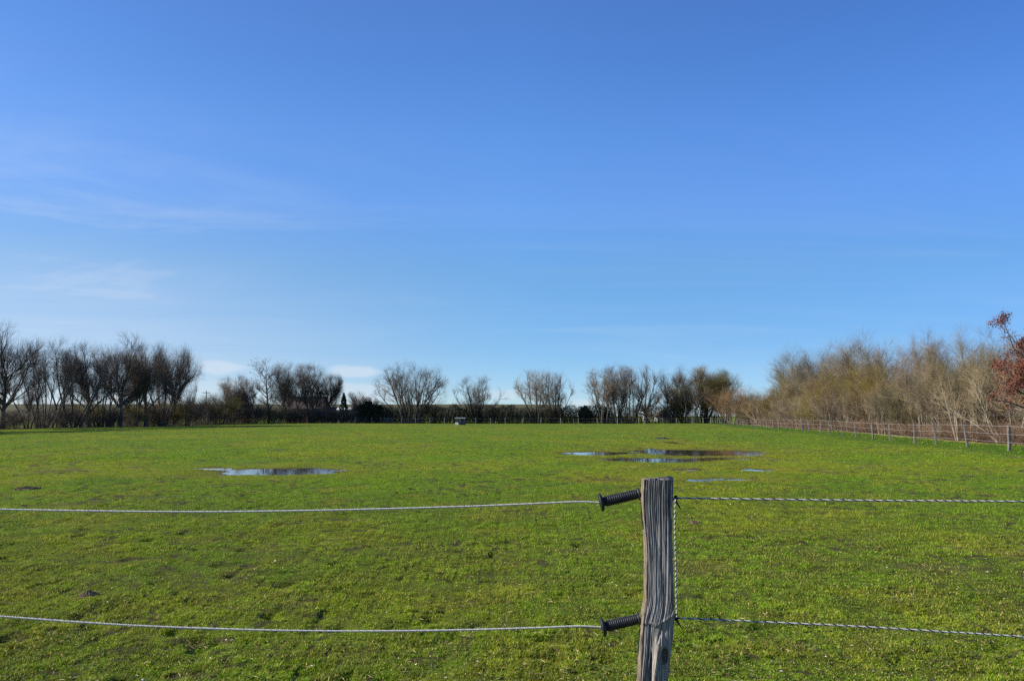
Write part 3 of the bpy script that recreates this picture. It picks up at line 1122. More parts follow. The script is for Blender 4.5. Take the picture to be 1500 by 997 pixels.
spread(11, 'spread_a', twig='twig_dark', l1=1.05)
spread(12, 'spread_b', twig='twig_dark', n1=13, ang=42, up=.2)
spread(13, 'spread_c', twig='twig_dark', n1=18, ang=54, up=.15, clear=.12, l0=5)
dome(14, 'fan_a', n=15, splay=(2, 42), sprd=.6)
fan(15, 'fan_b', n1=14, l0=4.2)
dome(21, 'multi_a', n=20, extra=ivy_extra(420, .12, .5, [2, 7], .11, .28))
dome(28, 'multi_d', n=13, splay=(2, 34), sprd=1.2, env=(.44, .46, .56))
multi(22, 'multi_b', n=5, splay=(4, 24), n1=16)
dome(29, 'dome_dark', twig='twig_dark', n=9, splay=(2, 30), sprd=1.3, env=(.56, .42, .45), r=.16, dens=6)
multi(23, 'multi_c', n=2, splay=(2, 12), n1=18, l1=.42, env=(.56, .26, .46))
multi(24, 'multi_dark', twig='twig_dark', n=4, splay=(4, 28), n1=14, r4=.013, dens=3)
multi(25, 'dense_olive', twig='twig_olive', bark='bark_tan', n=9, splay=(3, 26), dens=7, n1=14, ang=26, r=.12)
multi(26, 'dense_dark', twig='twig_dark', n=7, splay=(3, 28), dens=5, n1=15, ang=32, r=.13, r4=.018)
proto('sparse', 27, dict(n=1, splay=(0, 4), spread=0, len=11, r=.2, wig=.05, tip=.25),
      [dict(n=20, t0=.22, ang=46, len=.42, r=.06, k=5, wig=.10, trop=.06, up=.2, tap=.45, min=2.0),
       dict(n=8, t0=.15, ang=36, len=.5, r=.03, k=3, min=1.2), dict(n=7, t0=.15, ang=36, len=.6, r=.014, k=2, min=.8)], 2, 'bark_grey', 'twig_dark',
      extra=seeds_extra(330, 'twig_dark', .07))
shrub(31, 'shrub_a', 'twig_brown', 'bark_pale', n=14, splay=(3, 24), n2=6, r=.06)
shrub(32, 'shrub_b', 'twig_brown', 'bark_pale', n=11, splay=(6, 40), n2=5, r=.075)
shrub(33, 'shrub_c', 'twig_olive', 'bark_tan', n=18, splay=(3, 28))
shrub(34, 'shrub_straw', 'twig_straw', 'bark_tan', n=26, splay=(3, 38), r=.035, name='willow_shrub')
shrub(35, 'shrub_dark', 'twig_dark', 'bark_grey', n=18, splay=(3, 34))
shrub(38, 'shrub_arch', 'twig_brown', 'bark_pale', n=13, splay=(8, 52), len1=.6, n2=5, r=.07)
multi(36, 'thin_a', twig='twig_brown', bark='bark_tan', n=5, splay=(2, 20), r=.09, dens=4, r4=.008, ang=28, env=None)
multi(37, 'thin_b', twig='twig_olive', bark='bark_tan', n=6, splay=(2, 24), r=.08, dens=4, r4=.008, ang=28, env=None)
multi(39, 'thin_grey', twig='twig_grey', bark='bark_pale', n=5, splay=(2, 24), r=.10, dens=3, r4=.009, ang=24, env=None)


for k_, sd_k, tw_, bk_, n_ in (('stem_tan', 61, 'twig_brown', 'bark_pale', 11), ('stem_olive', 62, 'twig_olive', 'bark_pale', 10), ('stem_grey', 63, 'twig_brown', 'bark_pale', 12)):
    proto(k_, sd_k, dict(n=n_, splay=(1, 17), spread=1.3, len=6, r=.050, k=9, wig=.035, trop=.0, tip=.2),
          [dict(n=13, t0=.22, ang=26, sd=8, len=.30, r=.022, k=4, wig=.08, trop=.09, up=.3, tap=.4, min=.9),
           dict(n=6, t0=.1, ang=24, len=.5, r=.012, k=3, wig=.08, up=.2, trop=.06, min=.6),
           dict(n=4, t0=.1, ang=24, len=.7, r=.008, k=2, up=.15, min=.5)], 2, bk_, tw_, 6.0, name='bare_shrub', names=('stems', 'crown'))


def oak_leaves(root, lv):
    g = np.random.default_rng(9)
    P = np.concatenate([lv[-1][0][:, -1], lv[-2][0][:, -1]])
    k = fbm(P[:, 0] * .9 + 5, P[:, 2] * .9 + P[:, 1] * .7, 91, 2) > .44 + .12 * sm(3.6, 2.2, P[:, 2])
    P = P[k]
    c = P[g.choice(len(P), 17000)] + g.normal(0, .15, (17000, 3))
    V, F = leaf_quads(g, c, .05)
    npmesh('foliage', V, F, M['oak_leaf'], root, smooth=False)


proto('oak', 41, dict(n=1, splay=(0, 4), spread=0, len=6.2, r=.14, wig=.06, tip=.3),
      [dict(n=16, t0=.15, ang=62, len=.55, r=.05, k=5, wig=.12, trop=.03, up=.1, tap=.5),
       dict(n=7, t0=.2, ang=45, len=.5, r=.02, k=3), dict(n=6, t0=.2, ang=42, len=.55, r=.008, k=1)], 2, 'bark_grey', 'twig_grey', 7.5,
      name='oak_tree', extra=oak_leaves)


def evergreen(key, seed, H, w, n, name, cone=True):
    g = np.random.default_rng(seed)
    root = empty(name)
    V, F = tubes(np.array([[[0, 0, -.1], [0, 0, H * .5], [0, 0, H * .95]]]), np.array([[.12, .07, .02]]), 8)
    npmesh('trunk', V, F, M['bark_grey'], root)
    t = g.random(n) ** (1.1 if cone else .8)
    a = g.uniform(0, 6.283, n)
    prof = (1 - t) ** .75 * (.55 + .45 * np.minimum(1, t * 6)) if cone else np.sqrt(np.clip(1 - (2 * t - .85) ** 2, .05, 1))
    lump = .2 + 1.6 * fbm(a * 1.6, t * 8, seed, 3)
    rad = w * prof * lump * np.sqrt(g.uniform(.25, 1, n))
    C = np.stack([np.cos(a) * rad, np.sin(a) * rad, .25 + t * (H - .3)], -1)
    V, F = leaf_quads(g, C, .17)
    npmesh('crown', V, F, M['evergreen'], root, smooth=False)
    PROTO[key] = [root, H, False, w]


evergreen('cypress', 51, 6.0, 1.3, 1900, 'conifer_tree')
evergreen('bush', 52, 3.6, 1.9, 6500, 'evergreen_bush', cone=False)


def plant(key, px, Y, top, label, cat='tree', group=None, wide=1.0, rz=None, X=None, H=None, wpx=None):
    """put a copy of a tree kind so that its top reaches picture row `top`"""
    p = PROTO[key]
    if X is None: X = at(px, 609, Y)[0]
    z = float(height(np.array([X]), np.array([Y]))[0]) - .04
    h = H if H else at(px, top, Y)[2] - z
    o = p[0] if not p[2] else copy_tree(p[0])
    p[2] = True
    s = h / p[1]
    o.location = (X, Y, z)
    sx = s * wide if wpx is None else wpx * Y / FPX / 2 / p[3]
    sx = min(max(sx, .55 * s), 1.9 * s)
    o.scale = (sx, sx, s)
    o.rotation_euler = (0, 0, rs.uniform(0, 6.28) if rz is None else rz)
    for k in ('group',):
        if k in o: del o[k]
    tag(o, label, cat, group)
    return o


ORD = ['zeroth', 'first', 'second', 'third', 'fourth', 'fifth', 'sixth', 'seventh', 'eighth', 'ninth', 'tenth', 'eleventh', 'twelfth', 'thirteenth', 'fourteenth',
       'fifteenth', 'sixteenth', 'seventeenth', 'eighteenth', 'nineteenth', 'twentieth']
GL = 'bare trees of the row along the left side'
# row on the left: (px of base, top row, kind, width, label)
for (px, top, key, wp, Y, lab) in (
        (-420, 480, 'spread_c', 150, 61, 'broad bare tree of the left row nearest to the viewer, past the left edge'),
        (-320, 486, 'spread_a', 130, 68, 'second bare tree of the left row past the left edge'),
        (-225, 488, 'spread_c', 120, 74, 'broad bare tree of the left row standing just past the left edge'),
        (-150, 488, 'spread_a', 110, 79, 'wide bare tree of the left row next to the one at the left edge'),
        (-75, 486, 'spread_c', 100, 86, 'bare many-stemmed tree of the left row cut off by the left edge'),
        (4, 482, 'spread_a', 108, 96, 'tallest bare tree at the left edge of the pasture'),
        (42, 535, 'multi_dark', 59, 101, 'short forked bare tree between the first two tall ones at left'),
        (66, 503, 'dome_dark', 87, 105, 'bare tree with a low fork, second tall one from the left edge'),
        (106, 501, 'dome_dark', 99, 109, 'bare tree tangled with its neighbour, third tall one from the left edge'),
        (131, 506, 'spread_b', 82, 113, 'bare tree with olive tinged twigs between the third tall one and the leaning one'),
        (150, 508, 'dome_dark', 82, 116, 'leaning many-stemmed bare tree in the middle of the left row'),
        (176, 495, 'spread_a', 99, 119, 'highest domed bare tree in the middle of the left row with nest-like clumps'),
        (198, 505, 'multi_dark', 75, 123, 'slim many-stemmed bare tree hugging the domed middle tree'),
        (214, 507, 'spread_b', 73, 126, 'bare tree right of the domed middle tree of the left row'),
        (238, 506, 'dome_dark', 77, 130, 'bare tree leaning right, last but one of the tall left row'),
        (255, 505, 'spread_c', 73, 136, 'round crowned bare tree ending the tall left row'),
        (276, 558, 'multi_dark', 30, 141, 'small thin bare tree just past the end of the tall left row')):
    plant(key, px, Y, top, lab, 'tree', GL, wpx=wp)
GU = 'low shrubs under the trees on the left'
for i, (px, top, key, Y) in enumerate(((20, 600, 'shrub_dark', 100), (95, 588, 'shrub_dark', 109), (128, 585, 'shrub_c', 114), (160, 590, 'shrub_dark', 117), (192, 585, 'shrub_c', 124),
                                     (222, 582, 'shrub_dark', 129), (250, 582, 'shrub_c', 134), (272, 578, 'shrub_dark', 139), (300, 578, 'shrub_dark', 150), (322, 574, 'shrub_c', 154))):
    plant(key, px, Y, top, ORD[i + 1] + ' low shrub from the left edge under the bare tree row', 'shrub', GU, 1.5)

GM = 'trees of the mixed belt before the farmhouse'
for (px, top, key, wp, Y, lab) in (
        (341, 550, 'dense_dark', 54, 163, 'dense twiggy round topped tree left of the tall sparse tree'),
        (362, 562, 'dense_dark', 34, 165, 'low dense twiggy tree tucked beside the tall sparse tree'),
        (394, 524, 'sparse', 56, 168, 'tall sparse tree dotted with seed clusters, left of the farmhouse'),
        (424, 533, 'dense_dark', 70, 172, 'wide dense bare tree in front of the farmhouse roof'),
        (458, 534, 'dense_dark', 68, 174, 'tall bare tree with thick stems in front of the farmhouse roof'),
        (480, 550, 'spread_b', 42, 176, 'bare tree leaning over the right gable of the farmhouse'),
        (524, 574, 'dense_dark', 34, 180, 'small dark bare tree right of the conifer'),
        (541, 580, 'multi_b', 30, 182, 'small bare tree left of the gap with the field gate')):
    plant(key, px, Y, top, lab, 'tree', GM, wpx=wp)
for i, (px, top, key, Y) in enumerate(((340, 588, 'shrub_dark', 160), (372, 585, 'shrub_dark', 163), (405, 590, 'shrub_c', 166), (432, 594, 'shrub_dark', 169), (462, 597, 'shrub_dark', 172), (488, 602, 'shrub_dark', 174), (512, 600, 'shrub_dark', 176))):
    plant(key, px, Y, top, ORD[i + 1] + ' low dark shrub from the left in front of the farmhouse belt', 'shrub', 'low shrubs before the farmhouse belt', 1.5)
plant('cypress', 503, 186, 575, 'dark narrow conifer standing beside the small pale shed', 'conifer')
plant('bush', 540, 178, 588, 'dark evergreen bush right of the small bare tree, left of the gate gap', 'bush', 'evergreen bushes by the gate gap', 1.0)
plant('bush', 557, 181, 593, 'dark evergreen bush at the left edge of the gate gap', 'bush', 'evergreen bushes by the gate gap', .9)
GF = 'bare trees standing along the far end of the pasture'
for (px, top, key, wp, Y, lab) in (
        (603, 533, 'multi_a', 102, 178, 'big fan shaped many-stemmed bare tree with ivy, right of the gate gap'),
        (701, 551, 'fan_a', 66, 181, 'lone round fan shaped bare tree behind the dark hedge'),
        (787, 541, 'multi_d', 66, 180, 'spreading left one of the pair of bare trees beyond the hedge'),
        (813, 544, 'multi_d', 56, 181, 'upright right one of the pair of bare trees beyond the hedge'),
        (884, 539, 'multi_d', 74, 179, 'leftmost spreading tree of the tall bare clump'),
        (905, 535, 'multi_d', 64, 180, 'tall many-stemmed tree second from left in the tall bare clump'),
        (922, 534, 'multi_d', 66, 181, 'tallest slender tree in the middle of the tall bare clump'),
        (945, 539, 'fan_b', 72, 178, 'leaning open tree on the right side of the tall bare clump'),
        (984, 541, 'multi_c', 44, 180, 'slim bare tree between the tall clump and the olive trees'),
        (1012, 535, 'multi_c', 52, 178, 'dark slender bare tree standing in front of the olive trees'),
        (1000, 558, 'dense_olive', 44, 186, 'lower olive brown tree behind the dark slender tree'),
        (1032, 541, 'dense_olive', 70, 184, 'dense olive brown round tree right of the dark slender tree'),
        (1062, 545, 'dense_olive', 68, 182, 'rightmost dense olive brown tree at the far corner')):
    plant(key, px, Y, top, lab, 'tree', GF, wpx=wp)
plant('bush', 857, 184, 594, 'small dark evergreen bush left of the tall bare clump', 'bush', None, .7)
plant('shrub_c', 985, 182, 580, 'brown shrub at the foot of the slim bare tree', 'shrub', wide=1.4)

# right-hand thicket
G1, G2, G3 = 'front shrubs of the thicket on the right', 'middle trees of the thicket on the right', 'tall back trees of the thicket on the right'
POSTY = [37.4 + 4.2 * i for i in range(-3, 33)]


def prof(px):   # skyline of the thicket in the photograph
    return np.interp(px, [1050, 1075, 1095, 1110, 1150, 1180, 1200, 1240, 1270, 1300, 1340, 1380, 1420, 1450, 1500, 1700],
                     [568, 562, 564, 552, 528, 502, 514, 512, 484, 482, 492, 488, 480, 468, 490, 484])


def pxof(X, Y): return 750 + FPX * X / Y


names_used = {}


def uniq(l):
    names_used[l] = names_used.get(l, 0) + 1
    assert names_used[l] == 1, l
    return l


fk = ['shrub_a', 'stem_tan', 'shrub_b', 'stem_olive', 'shrub_arch', 'stem_grey', 'shrub_c']
desc = {'shrub_a': 'tan twiggy shrub', 'shrub_b': 'pale stemmed shrub', 'shrub_c': 'olive twiggy shrub', 'shrub_straw': 'straw coloured shrub', 'shrub_arch': 'wide arching shrub',
        'stem_tan': 'tan upright stemmed shrub', 'stem_olive': 'olive upright stemmed shrub', 'stem_grey': 'pale upright stemmed shrub', 'thin_a': 'brown bare tree', 'thin_b': 'olive bare tree', 'thin_grey': 'grey bare tree'}
for i in range(-2, 27):
    Y = 37.4 + 4.2 * i + 2.1
    X = FENCE(Y) + 5.4 + rs.uniform(-.4, .9)
    Y2 = Y + 1.6
    p = pxof(X, Y2)
    key = fk[i % 7]
    sky = prof(p)
    h = at(p, sky, Y2)[2]
    h = min(at(p, sky + 30, Y2)[2], rs.uniform(3.8, 5.8))
    if i < 0: where = ['just past the right edge', 'cut off by the right edge'][i + 2]
    elif i == 0: where = 'between the rightmost post and the next'
    elif i < 20: where = 'behind the gap left of the ' + ORD[i + 1] + ' fence post from the right'
    else: where = 'number ' + str(i + 1) + ' from the right behind the fence'
    plant(key, 0, Y2, 0, uniq(desc[key] + ' ' + where), 'shrub', G1, rs.uniform(.95, 1.25), X=X, H=h)
    # second, lower row filling the foot of the thicket
mk = ['thin_a', 'thin_b', 'thin_a', 'shrub_c', 'thin_b', 'thin_a']
for i in range(-1, 18):
    Y = 40 + 6.3 * i + rs.uniform(-1, 1)
    X = FENCE(Y) + 8.8 + rs.uniform(-.8, .8)
    p = pxof(X, Y)
    key = mk[i % 6]
    h = min(at(p, prof(p) + rs.uniform(14, 30), Y)[2], rs.uniform(6.4, 8.8))
    where = 'just past the right edge' if i < 0 else 'counted ' + ORD[i + 1] + ' from the right'
    plant(key, 0, Y, 0, uniq('middle height ' + desc[key].replace('shrub', 'bush') + ' in the thicket ' + where), 'tree', G2, rs.uniform(.9, 1.15), X=X, H=h)
bk = ['thin_grey', 'thin_grey', 'thin_b', 'thin_grey', 'thin_a']
for i in range(0, 14):
    Y = 47 + 8.2 * i + rs.uniform(-1.5, 1.5)
    X = FENCE(Y) + 13.5 + rs.uniform(-1, 1)
    p = pxof(X, Y)
    h = at(p, prof(p) - 5 + rs.uniform(-4, 8), Y)[2]
    plant(bk[i % 5], 0, Y, 0, uniq('tall ' + desc[bk[i % 5]] + ' on the skyline of the thicket, ' + ORD[i + 1] + ' from the right'), 'tree', G3, rs.uniform(1.0, 1.25), X=X, H=h)
plant('oak', 1522, 40.5, 470, 'young oak still carrying russet leaves at the right edge', 'oak tree', wide=1.05, rz=.6)
plant('shrub_straw', 1074, 152, 563, 'rounded straw coloured willow shrub at the far corner of the fence', 'shrub', 'pale willow shrubs at the far corner', 1.25)
plant('shrub_straw', 1093, 148, 580, 'smaller straw coloured willow shrub right of the rounded one', 'shrub', 'pale willow shrubs at the far corner', 1.1)
plant('shrub_a', 1104, 152, 572, 'brown shrub behind the smaller willow shrub', 'shrub', None, 1.2)


# twig masses: hedge, undergrowth, brambles
def twig_mass(name, n, posfn, hfn, mat, seed, ln=(.5, 1.4), r=.012, stemfrac=.12, leaf=0, leafmat=None, lsize=.07, upright=.9):
    g = np.random.default_rng(seed)
    x, y = posfn(g, n)
    h = hfn(x, y)
    z0 = height(x, y)
    t = g.random(n) ** .8
    z = z0 + t * h * .92
    st = g.random(n) < stemfrac
    z = np.where(st, z0 - .02, z)
    L = np.where(st, h * g.uniform(.55, 1.0, n), g.uniform(*ln, n) * (.6 + .4 * (1 - t)))
    D = g.normal(0, 1, (n, 3)) * np.where(st, .18, .55)[:, None]
    D[:, 2] = np.abs(D[:, 2]) * .5 + np.where(st, 1.0, upright * .6)
    D = nrm(D)
    L = np.minimum(L, (z0 + h * 1.04 - z) / np.maximum(D[:, 2], .2) + .12)
    P0 = np.stack([x, y, z], -1)
    k = 3
    P, _ = poly_grow(g, P0, D, L, k - 1, .16, -.01)
    RR = (np.where(st, r * 1.8, r) * g.uniform(.6, 1.3, n))[:, None] * np.linspace(1, .45, k)[None]
    V, F = tubes(P, RR, 3)
    return V, F, P


def line_pos(f, Y0, Y1, w, off=0):
    def p(g, n):
        y = g.uniform(Y0, Y1, n)
        return f(y) + off + g.uniform(-w, w, n) * np.abs(g.random(n)) ** .3, y
    return p


# dark hedge along the far end
root = empty('hedge', (0, 0, 0))
hh = lambda x, y: 2.9 + 2.3 * fbm(x * .55, y * 0, 301, 4)


def hp(g, n):
    return g.uniform(-29, 22, n), 180 + g.uniform(-1.5, 1.5, n)


V, F, P = twig_mass('hedge', 17000, hp, hh, None, 61, r=.017)
npmesh('branches', V, F, M['hedge_twig'], root, smooth=False)
g = np.random.default_rng(62)
x, y = hp(g, 15000)
z = height(x, y) + hh(x, y) * g.uniform(.05, .95, 15000)
keep = fbm(x * .5, z * .8, 303, 2) > .46
V, F = leaf_quads(g, np.stack([x, y, z], -1)[keep], .13)
npmesh('foliage', V, F, M['evergreen'], root, smooth=False)
tag(root, 'long dark clipped hedge closing the far end of the pasture', 'hedge')
root = empty('hedge', (0, 0, 0))
hh2 = lambda x, y: 3.4 + 1.3 * fbm(x * .35, y * 0, 311, 3)


def hp2(g, n):
    return g.uniform(21, 48, n), 183 + g.uniform(-1.4, 1.4, n)


V, F, P = twig_mass('hedge', 6500, hp2, hh2, None, 63, r=.016)
npmesh('branches', V, F, M['hedge_twig'], root, smooth=False)
tag(root, 'thin low bare hedge behind the far fence at the right corner', 'hedge')

ULh = lambda x, y: 1.0 + 1.9 * fbm(y * .12, x * 0, 321, 3)
V, F, P = twig_mass('u', 16000, line_pos(HEDGE_L, 66, 168, 2.4), ULh, None, 64, r=.013)
x2 = np.random.default_rng(65)


def back_pos(g, n):
    t = g.random(n)
    return -57 + t * 30, 166 + t * 14 + g.uniform(-1.6, 1.6, n)


V2, F2, _ = twig_mass('u', 9000, back_pos, lambda x, y: 2.0 + 2.2 * fbm(x * .2, y * 0, 323, 3), None, 66, r=.015)
V, F = join([(V, F), (V2, F2)])
o = npmesh('undergrowth', V, F, M['twig_dark'], smooth=False)
tag(o, 'dark leafless undergrowth along the foot of the left trees', 'undergrowth', kind='stuff')

V, F, P = twig_mass('b', 42000, line_pos(FENCE, 24, 168, 1.4, 5.2), lambda x, y: .55 + 1.0 * fbm(y * .3, x * .5, 331, 3), None, 67, ln=(.25, .8), r=.006, upright=.5)
V2, F2, _ = twig_mass('b', 26000, line_pos(FENCE, 24, 165, 4.0, 8.6), lambda x, y: 1.6 + 2.0 * fbm(y * .2, x * .4, 333, 3), None, 68, ln=(.5, 1.3), r=.008, upright=.7)
V, F = join([(V, F), (V2, F2)])
o = npmesh('undergrowth', V, F, M['bramble'], smooth=False)
tag(o, 'reddish brown brambles and dead stalks behind the fence on the right', 'undergrowth', kind='stuff')

# ------------------------------------------------------------------ pasture fences
M['post_wood'] = noisy('fence_post_wood', (.06, .055, .05), (.19, .17, .145), 6, stretch=(6, 6, .7), rough=.9)
M['post_pale'] = noisy('pale_fence_post_wood', (.17, .155, .135), (.31, .285, .25), 6, stretch=(6, 6, .7), rough=.9)
M['wire'] = noisy('white_fence_tape', (.42, .40, .37), (.6, .57, .53), 8, rough=.7)


def fence(name, pts, label, cat='fence', heights=(.42, .80, 1.17), ph=1.22, pw=.13, seed=1, wr=.0035, pm='post_wood'):
    root = empty(name, (0, 0, 0))
    tag(root, label, cat)
    g = np.random.default_rng(seed)
    zs = [float(height(np.array([p[0]]), np.array([p[1]]))[0]) for p in pts]
    tops = []
    ang = math.atan2(pts[-1][1] - pts[0][1], pts[-1][0] - pts[0][0])
    for p, z in zip(pts, zs):
        w, h = pw * g.uniform(.75, 1.2), ph * g.uniform(.95, 1.05)
        tl = g.normal(0, .05, 2)
        v, q = [], []
        nz = 5
        rot = ang + g.normal(0, .12)
        for k in range(nz):
            t = k / (nz - 1)
            zz = -.3 + t * (h + .3)
            for s, (i, j) in enumerate(((-1, -.75), (-.75, -1), (.75, -1), (1, -.75), (1, .75), (.75, 1), (-.75, 1), (-1, .75))):
                a = i * w / 2 * (1 - .12 * t) + g.normal(0, .003)
                b_ = j * w / 2 * (1 - .12 * t) + g.normal(0, .003)
                v.append((a * math.cos(rot) - b_ * math.sin(rot) + tl[0] * zz, a * math.sin(rot) + b_ * math.cos(rot) + tl[1] * zz, zz))
            if k:
                b0 = (k - 1) * 8
                q += [(b0 + s, b0 + (s + 1) % 8, b0 + 8 + (s + 1) % 8, b0 + 8 + s) for s in range(8)]
        t4 = (nz - 1) * 8
        me = bpy.data.meshes.new('post')
        me.from_pydata(v, [], q + [tuple(t4 + s for s in range(8))])
        me.materials.append(M[pm])
        o = bpy.data.objects.new('post', me)
        COL.objects.link(o)
        o.parent = root
        o.location = (p[0], p[1], z)
    for h in heights:
        P = []
        for i in range(len(pts) - 1):
            for t in (0, .5):
                x = pts[i][0] * (1 - t) + pts[i + 1][0] * t
                y = pts[i][1] * (1 - t) + pts[i + 1][1] * t
                z = zs[i] * (1 - t) + zs[i + 1] * t
                P.append((x - pw * .62 * math.sin(ang), y + pw * .62 * math.cos(ang) * (1 if abs(math.cos(ang)) > .5 else 0), z + h - (.012 if t else 0)))
        P.append((pts[-1][0] - pw * .62 * math.sin(ang), pts[-1][1], zs[-1] + h))
        V, F = tubes(np.array([P]), np.full((1, len(P)), wr), 6)
        npmesh('rope', V, F, M['wire'], root)
    return root


fpx = [1600, 1540, 1472, 1412, 1367, 1336, 1300, 1275, 1250, 1230, 1211, 1199, 1182, 1173, 1160, 1149, 1139, 1130]
ys = [17.7 / ((p - 750) / FPX - .152) for p in fpx]
while ys[-1] < 170: ys.append(ys[-1] + 4.3 + rs.uniform(-.4, .4))
fence('pasture_fence', [(FENCE(y), y) for y in ys], 'wooden post fence with three pale ropes running along the thicket on the right', seed=3)
fpx = [520, 545, 588, 609, 630, 651, 674, 697, 719, 740, 766, 792, 821, 847, 875, 904, 936, 971, 991, 1014, 1030]
pts = [(at(p, 609, 174.5)[0], 174.5 + rs.uniform(-.2, .2)) for p in fpx]
pts.append((FENCE(ys[-1]) - .4, ys[-1] + .5))
fence('pasture_fence', pts, 'low wooden post fence closing the far end of the pasture before the hedge', heights=(.5, 1.1), seed=4, ph=1.3, pw=.14, wr=.006, pm='post_pale')

# field gate in the gap
gx0, gx1, gy = at(557, 609, 177)[0], at(575, 609, 177)[0], 177
root = empty('field_gate', ((gx0 + gx1) / 2, gy, 0))
tag(root, 'tubular metal field gate in the gap left of the big fan shaped tree', 'gate')
w = gx1 - gx0
for s in (-1, 1):
    MB().bar((s * w / 2, 0, -.2), (s * w / 2, 0, 1.35), .07, 8).build('post', M['post_wood'], root, True)
mb = MB()
for z in (.25, .5, .75, 1.0, 1.2): mb.bar((-w / 2, 0, z), (w / 2, 0, z), .022, 8)
for t in (-.45, -.15, .15, .45): mb.bar((t * w, 0, .25), (t * w, 0, 1.2), .02, 8)
mb.build('bars', M['steel'], root, True)

# ------------------------------------------------------------------ livestock feeder in the field
M['roof_sheet'] = noisy('grey_roof_sheet', (.13, .15, .15), (.24, .26, .255), 4, rough=.6)
M['navy'] = noisy('navy_plastic', (.010, .013, .045), (.02, .024, .07), 3, rough=.5)
M['pale'] = noisy('pale_galvanised_sheet', (.42, .42, .38), (.58, .58, .52), 4, rough=.6)
M['teal'] = noisy('dark_teal_paint', (.012, .035, .04), (.03, .06, .06), 4, rough=.5)
q = gp(674.5, 622.2)
zq = float(height(np.array([q[0]]), np.array([q[1]]))[0])
root = empty('livestock_feeder', (q[0], q[1], zq), R(-6))
tag(root, 'small roofed livestock feeder with a navy tub, standing alone far out in the pasture', 'feeder')
k = q[1] / FPX
W, Hh = 14.5 * k, 11.3 * k
mb = MB()
mb.poly([(-.52 * W, -.55, Hh * .93), (.52 * W, -.55, Hh * .93), (.52 * W, 0, Hh), (-.52 * W, 0, Hh), (.52 * W, .55, Hh * .93), (-.52 * W, .55, Hh * .93),
         (-.52 * W, -.55, Hh * .86), (.52 * W, -.55, Hh * .86), (.52 * W, 0, Hh * .93), (-.52 * W, 0, Hh * .93), (.52 * W, .55, Hh * .86), (-.52 * W, .55, Hh * .86)],
        [(0, 1, 2, 3), (3, 2, 4, 5), (7, 6, 9, 8), (8, 9, 11, 10), (0, 6, 7, 1), (4, 10, 11, 5), (0, 3, 9, 6), (3, 5, 11, 9), (1, 7, 8, 2), (2, 8, 10, 4)]).build('roof', M['roof_sheet'], root)
for sx in (-1, 1):
    for sy in (-1, 1):
        MB().box((sx * W * .46, sy * .48, Hh * .43), (.07, .07, Hh * .86)).build('leg', M['teal'], root)
mb = MB()
tv = []
for z, s in ((.10, .84), (.16, .9), (Hh * .46, 1.0), (Hh * .46, .93), (.2, .8)):
    x0, x1 = -.12 * W, .50 * W
    cxm, hx = (x0 + x1) / 2, (x1 - x0) / 2
    for (i, j) in ((-1, -1), (1, -1), (1, 1), (-1, 1)): tv.append((cxm + i * hx * s, j * .58 * s, z))
tf = [(3, 2, 1, 0), (16, 17, 18, 19)]
for r_ in range(4): tf += [(r_ * 4 + i, r_ * 4 + (i + 1) % 4, r_ * 4 + 4 + (i + 1) % 4, r_ * 4 + 4 + i) for i in range(4)]
mb.poly(tv, tf).build('tub', M['navy'], root, bevel=.02)
MB().box((-.33 * W, -.50, Hh * .20), (.33 * W, .05, Hh * .34)).build('end_panel', M['pale'], root, bevel=.01)
MB().box((-.33 * W, -.49, Hh * .60), (.33 * W, .04, Hh * .44)).build('side_panel', M['teal'], root, bevel=.01)
mb = MB()
for t in np.linspace(-.1, .44, 8): mb.bar((t * W, -.50, Hh * .47), (t * W * .96, -.42, Hh * .87), .016, 6)
mb.build('hay_rack', M['teal'], root, True)

# ------------------------------------------------------------------ buildings beyond
M['brick'] = noisy('red_brown_brick', (.14, .06, .04), (.26, .12, .08), 3, rough=.9)
M['rooftile'] = noisy('dark_roof_tiles', (.035, .026, .024), (.075, .055, .048), 5, rough=.8)
M['roofred'] = noisy('red_brown_tiles', (.12, .055, .04), (.2, .09, .065), 5, rough=.8)
M['render'] = noisy('pale_render', (.55, .52, .46), (.72, .69, .62), 3, rough=.9)
M['glass'] = noisy('window_glass', (.02, .025, .03), (.05, .055, .06), 1, rough=.1)
M['frame'] = noisy('white_window_frame', (.6, .6, .58), (.75, .75, .72), 4, rough=.5)


